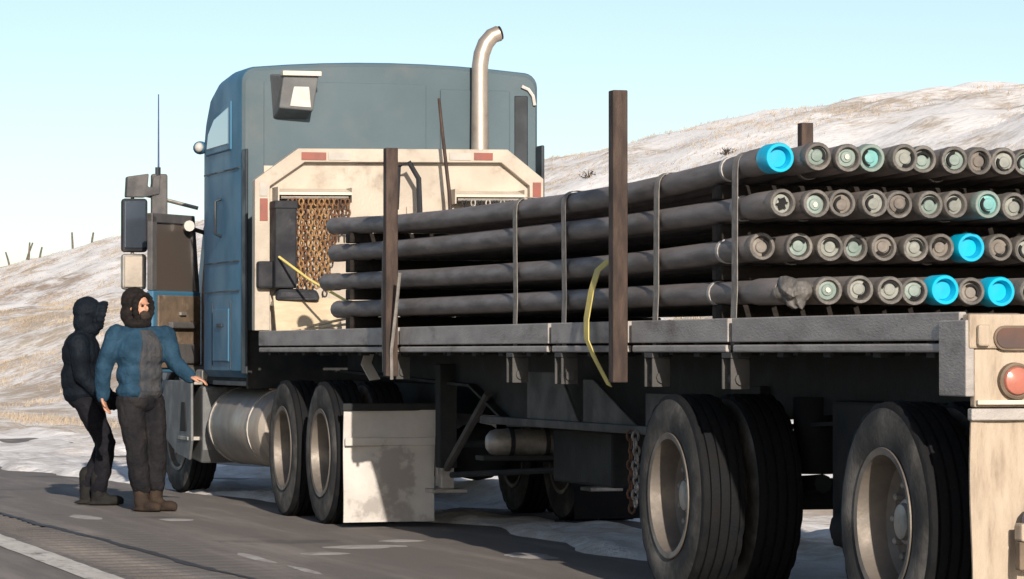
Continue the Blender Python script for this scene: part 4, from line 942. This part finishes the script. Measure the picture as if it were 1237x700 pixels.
for an, d in ((anR, A.f), (anL, A.f+A.rt*-.2)):
    m = MB(); boot(m, an, d); remesh(m.build('boot', 'boot_brown', pa), .009, 2, .006, .05)
m = MB(); q = lambda x, y, z: hc+rm @ Vector((x, y, z))
m.ell(q(0, -.04, .045), (.115, .108, .115), rm, 18); m.ell(q(0, -.055, -.06), (.118, .095, .11), rm, 16); m.ell(q(0, .0, -.14), (.115, .11, .06), rm, 16)
for k in range(16):
    a = 2*math.pi*k/16; m.ell(q(.094*math.cos(a), .06, .108*math.sin(a)-.012), (.027, .038, .027), rm, 8)
remesh(m.build('fur_hood', 'fur_brown', pa), .008, 2, .007, .02)
m = MB(); m.ell(q(0, .078, -.075), (.055, .038, .045), rm, 12); remesh(m.build('beard', 'hair_dark', pa), .007, 1, .012, .02)

# person in black seen side-on
B = Fig((-1.085, 15.62, 0), (1, .12)); pb = thing('person', 'person in black hooded coat seen side-on, leaning back with bent knees', 'person', B.base, 'people beside the truck')
hc = B.P(-.045, 0, 1.595); rm = B.rot()
sh1, sh2 = B.P(-.115, -.17, 1.36), B.P(-.10, .17, 1.36); el1, wr1 = B.P(-.08, -.22, 1.09), B.P(.055, -.17, .93); el2, wr2 = B.P(-.05, .22, 1.09), B.P(.08, .17, .94)
hp1, hp2 = B.P(-.07, -.09, .88), B.P(-.07, .09, .88); kn1, kn2 = B.P(.11, -.09, .52), B.P(.075, .09, .51); an1, an2 = B.P(.045, -.08, .10), B.P(-.075, .09, .13)
m = MB(); head(m, hc, B); limb(m, [B.P(-.09, 0, 1.42), B.P(-.12, 0, 1.25), B.P(-.12, 0, 1.05), B.P(-.09, 0, .90)], [.09, .12, .115, .10])
for a_, b_, c_ in ((sh1, el1, wr1), (sh2, el2, wr2)): limb(m, [B.P(-.11, 0, 1.33), a_, b_, c_], [.07, .052, .042, .03])
for a_, b_, c_ in ((hp1, kn1, an1), (hp2, kn2, an2)): limb(m, [a_, b_, c_], [.085, .056, .044])
hand(m, wr1, B.f*.5+Vector((0, 0, -.85)), AB*-1, B.f, .5); hand(m, wr2, B.f*.5+Vector((0, 0, -.85)), AB, B.f, .5)
remesh(m.build('body', 'skin', pb), .0065, 2); face_bits(B, hc, pb)
m = MB()
m.ell(B.P(-.115, 0, 1.27), (.215, .165, .20), rm, 18); m.ell(B.P(-.115, 0, 1.07), (.205, .175, .20), rm, 18); m.ell(B.P(-.095, 0, .94), (.205, .175, .11), rm, 18)
limb(m, [sh1, sh2], [.088, .088]); limb(m, [B.P(-.09, 0, 1.40), B.P(-.07, 0, 1.48)], [.10, .09])
limb(m, [sh1, el1, wr1], [.088, .074, .056]); limb(m, [sh2, el2, wr2], [.088, .074, .056])
remesh(m.build('coat', 'coat_black', pb), .011, 3, .02, .08)
m = MB(); q = lambda x, y, z: hc+rm @ Vector((x, y, z))
m.ell(q(0, -.02, .045), (.112, .125, .115), rm, 18); m.ell(q(0, -.045, -.06), (.108, .095, .11), rm, 16); m.ell(q(0, -.01, -.12), (.105, .10, .075), rm, 16)
for k in range(16):
    a = 2*math.pi*k/16; m.ell(q(.082*math.cos(a), .10+.02*math.sin(a), .10*math.sin(a)), (.026, .045, .026), rm, 8)
remesh(m.build('hood', 'coat_black', pb), .010, 2, .012, .05)
m = MB(); m.ell(q(0, .06, -.03), (.075, .058, .10), rm, 14); remesh(m.build('face_mask', 'coat_black', pb), .007, 1)
m = MB(); m.ell(B.P(-.08, 0, .90), (.17, .15, .11), rm, 16)
for a_, b_, c_ in ((hp1, kn1, an1), (hp2, kn2, an2)): limb(m, [a_, (a_+b_)/2, b_, (b_+c_)/2, c_+Vector((0, 0, .04))], [.108, .098, .082, .076, .07])
remesh(m.build('trousers', 'trouser_black', pb), .011, 3, .022, .08)
for an, d, lf in ((an1, B.f, 0), (an2, B.f, 0.0)):
    m = MB(); boot(m, Vector((an.x, an.y, .10)), d, 0, lf); remesh(m.build('boot', 'boot_grey', pb), .009, 2, .006, .05)
for w, d, n_ in ((wr1, B.f*.5+Vector((0, 0, -.85)), -1), (wr2, B.f*.5+Vector((0, 0, -.85)), 1)):
    m = MB(); hand(m, w, d, AB*n_, B.f, .5)
    g = m.build('glove', 'trouser_black', pb); remesh(g, .0065, 1)
    dd = g.modifiers.new('puff', 'DISPLACE'); dd.strength = .008; dd.mid_level = 0
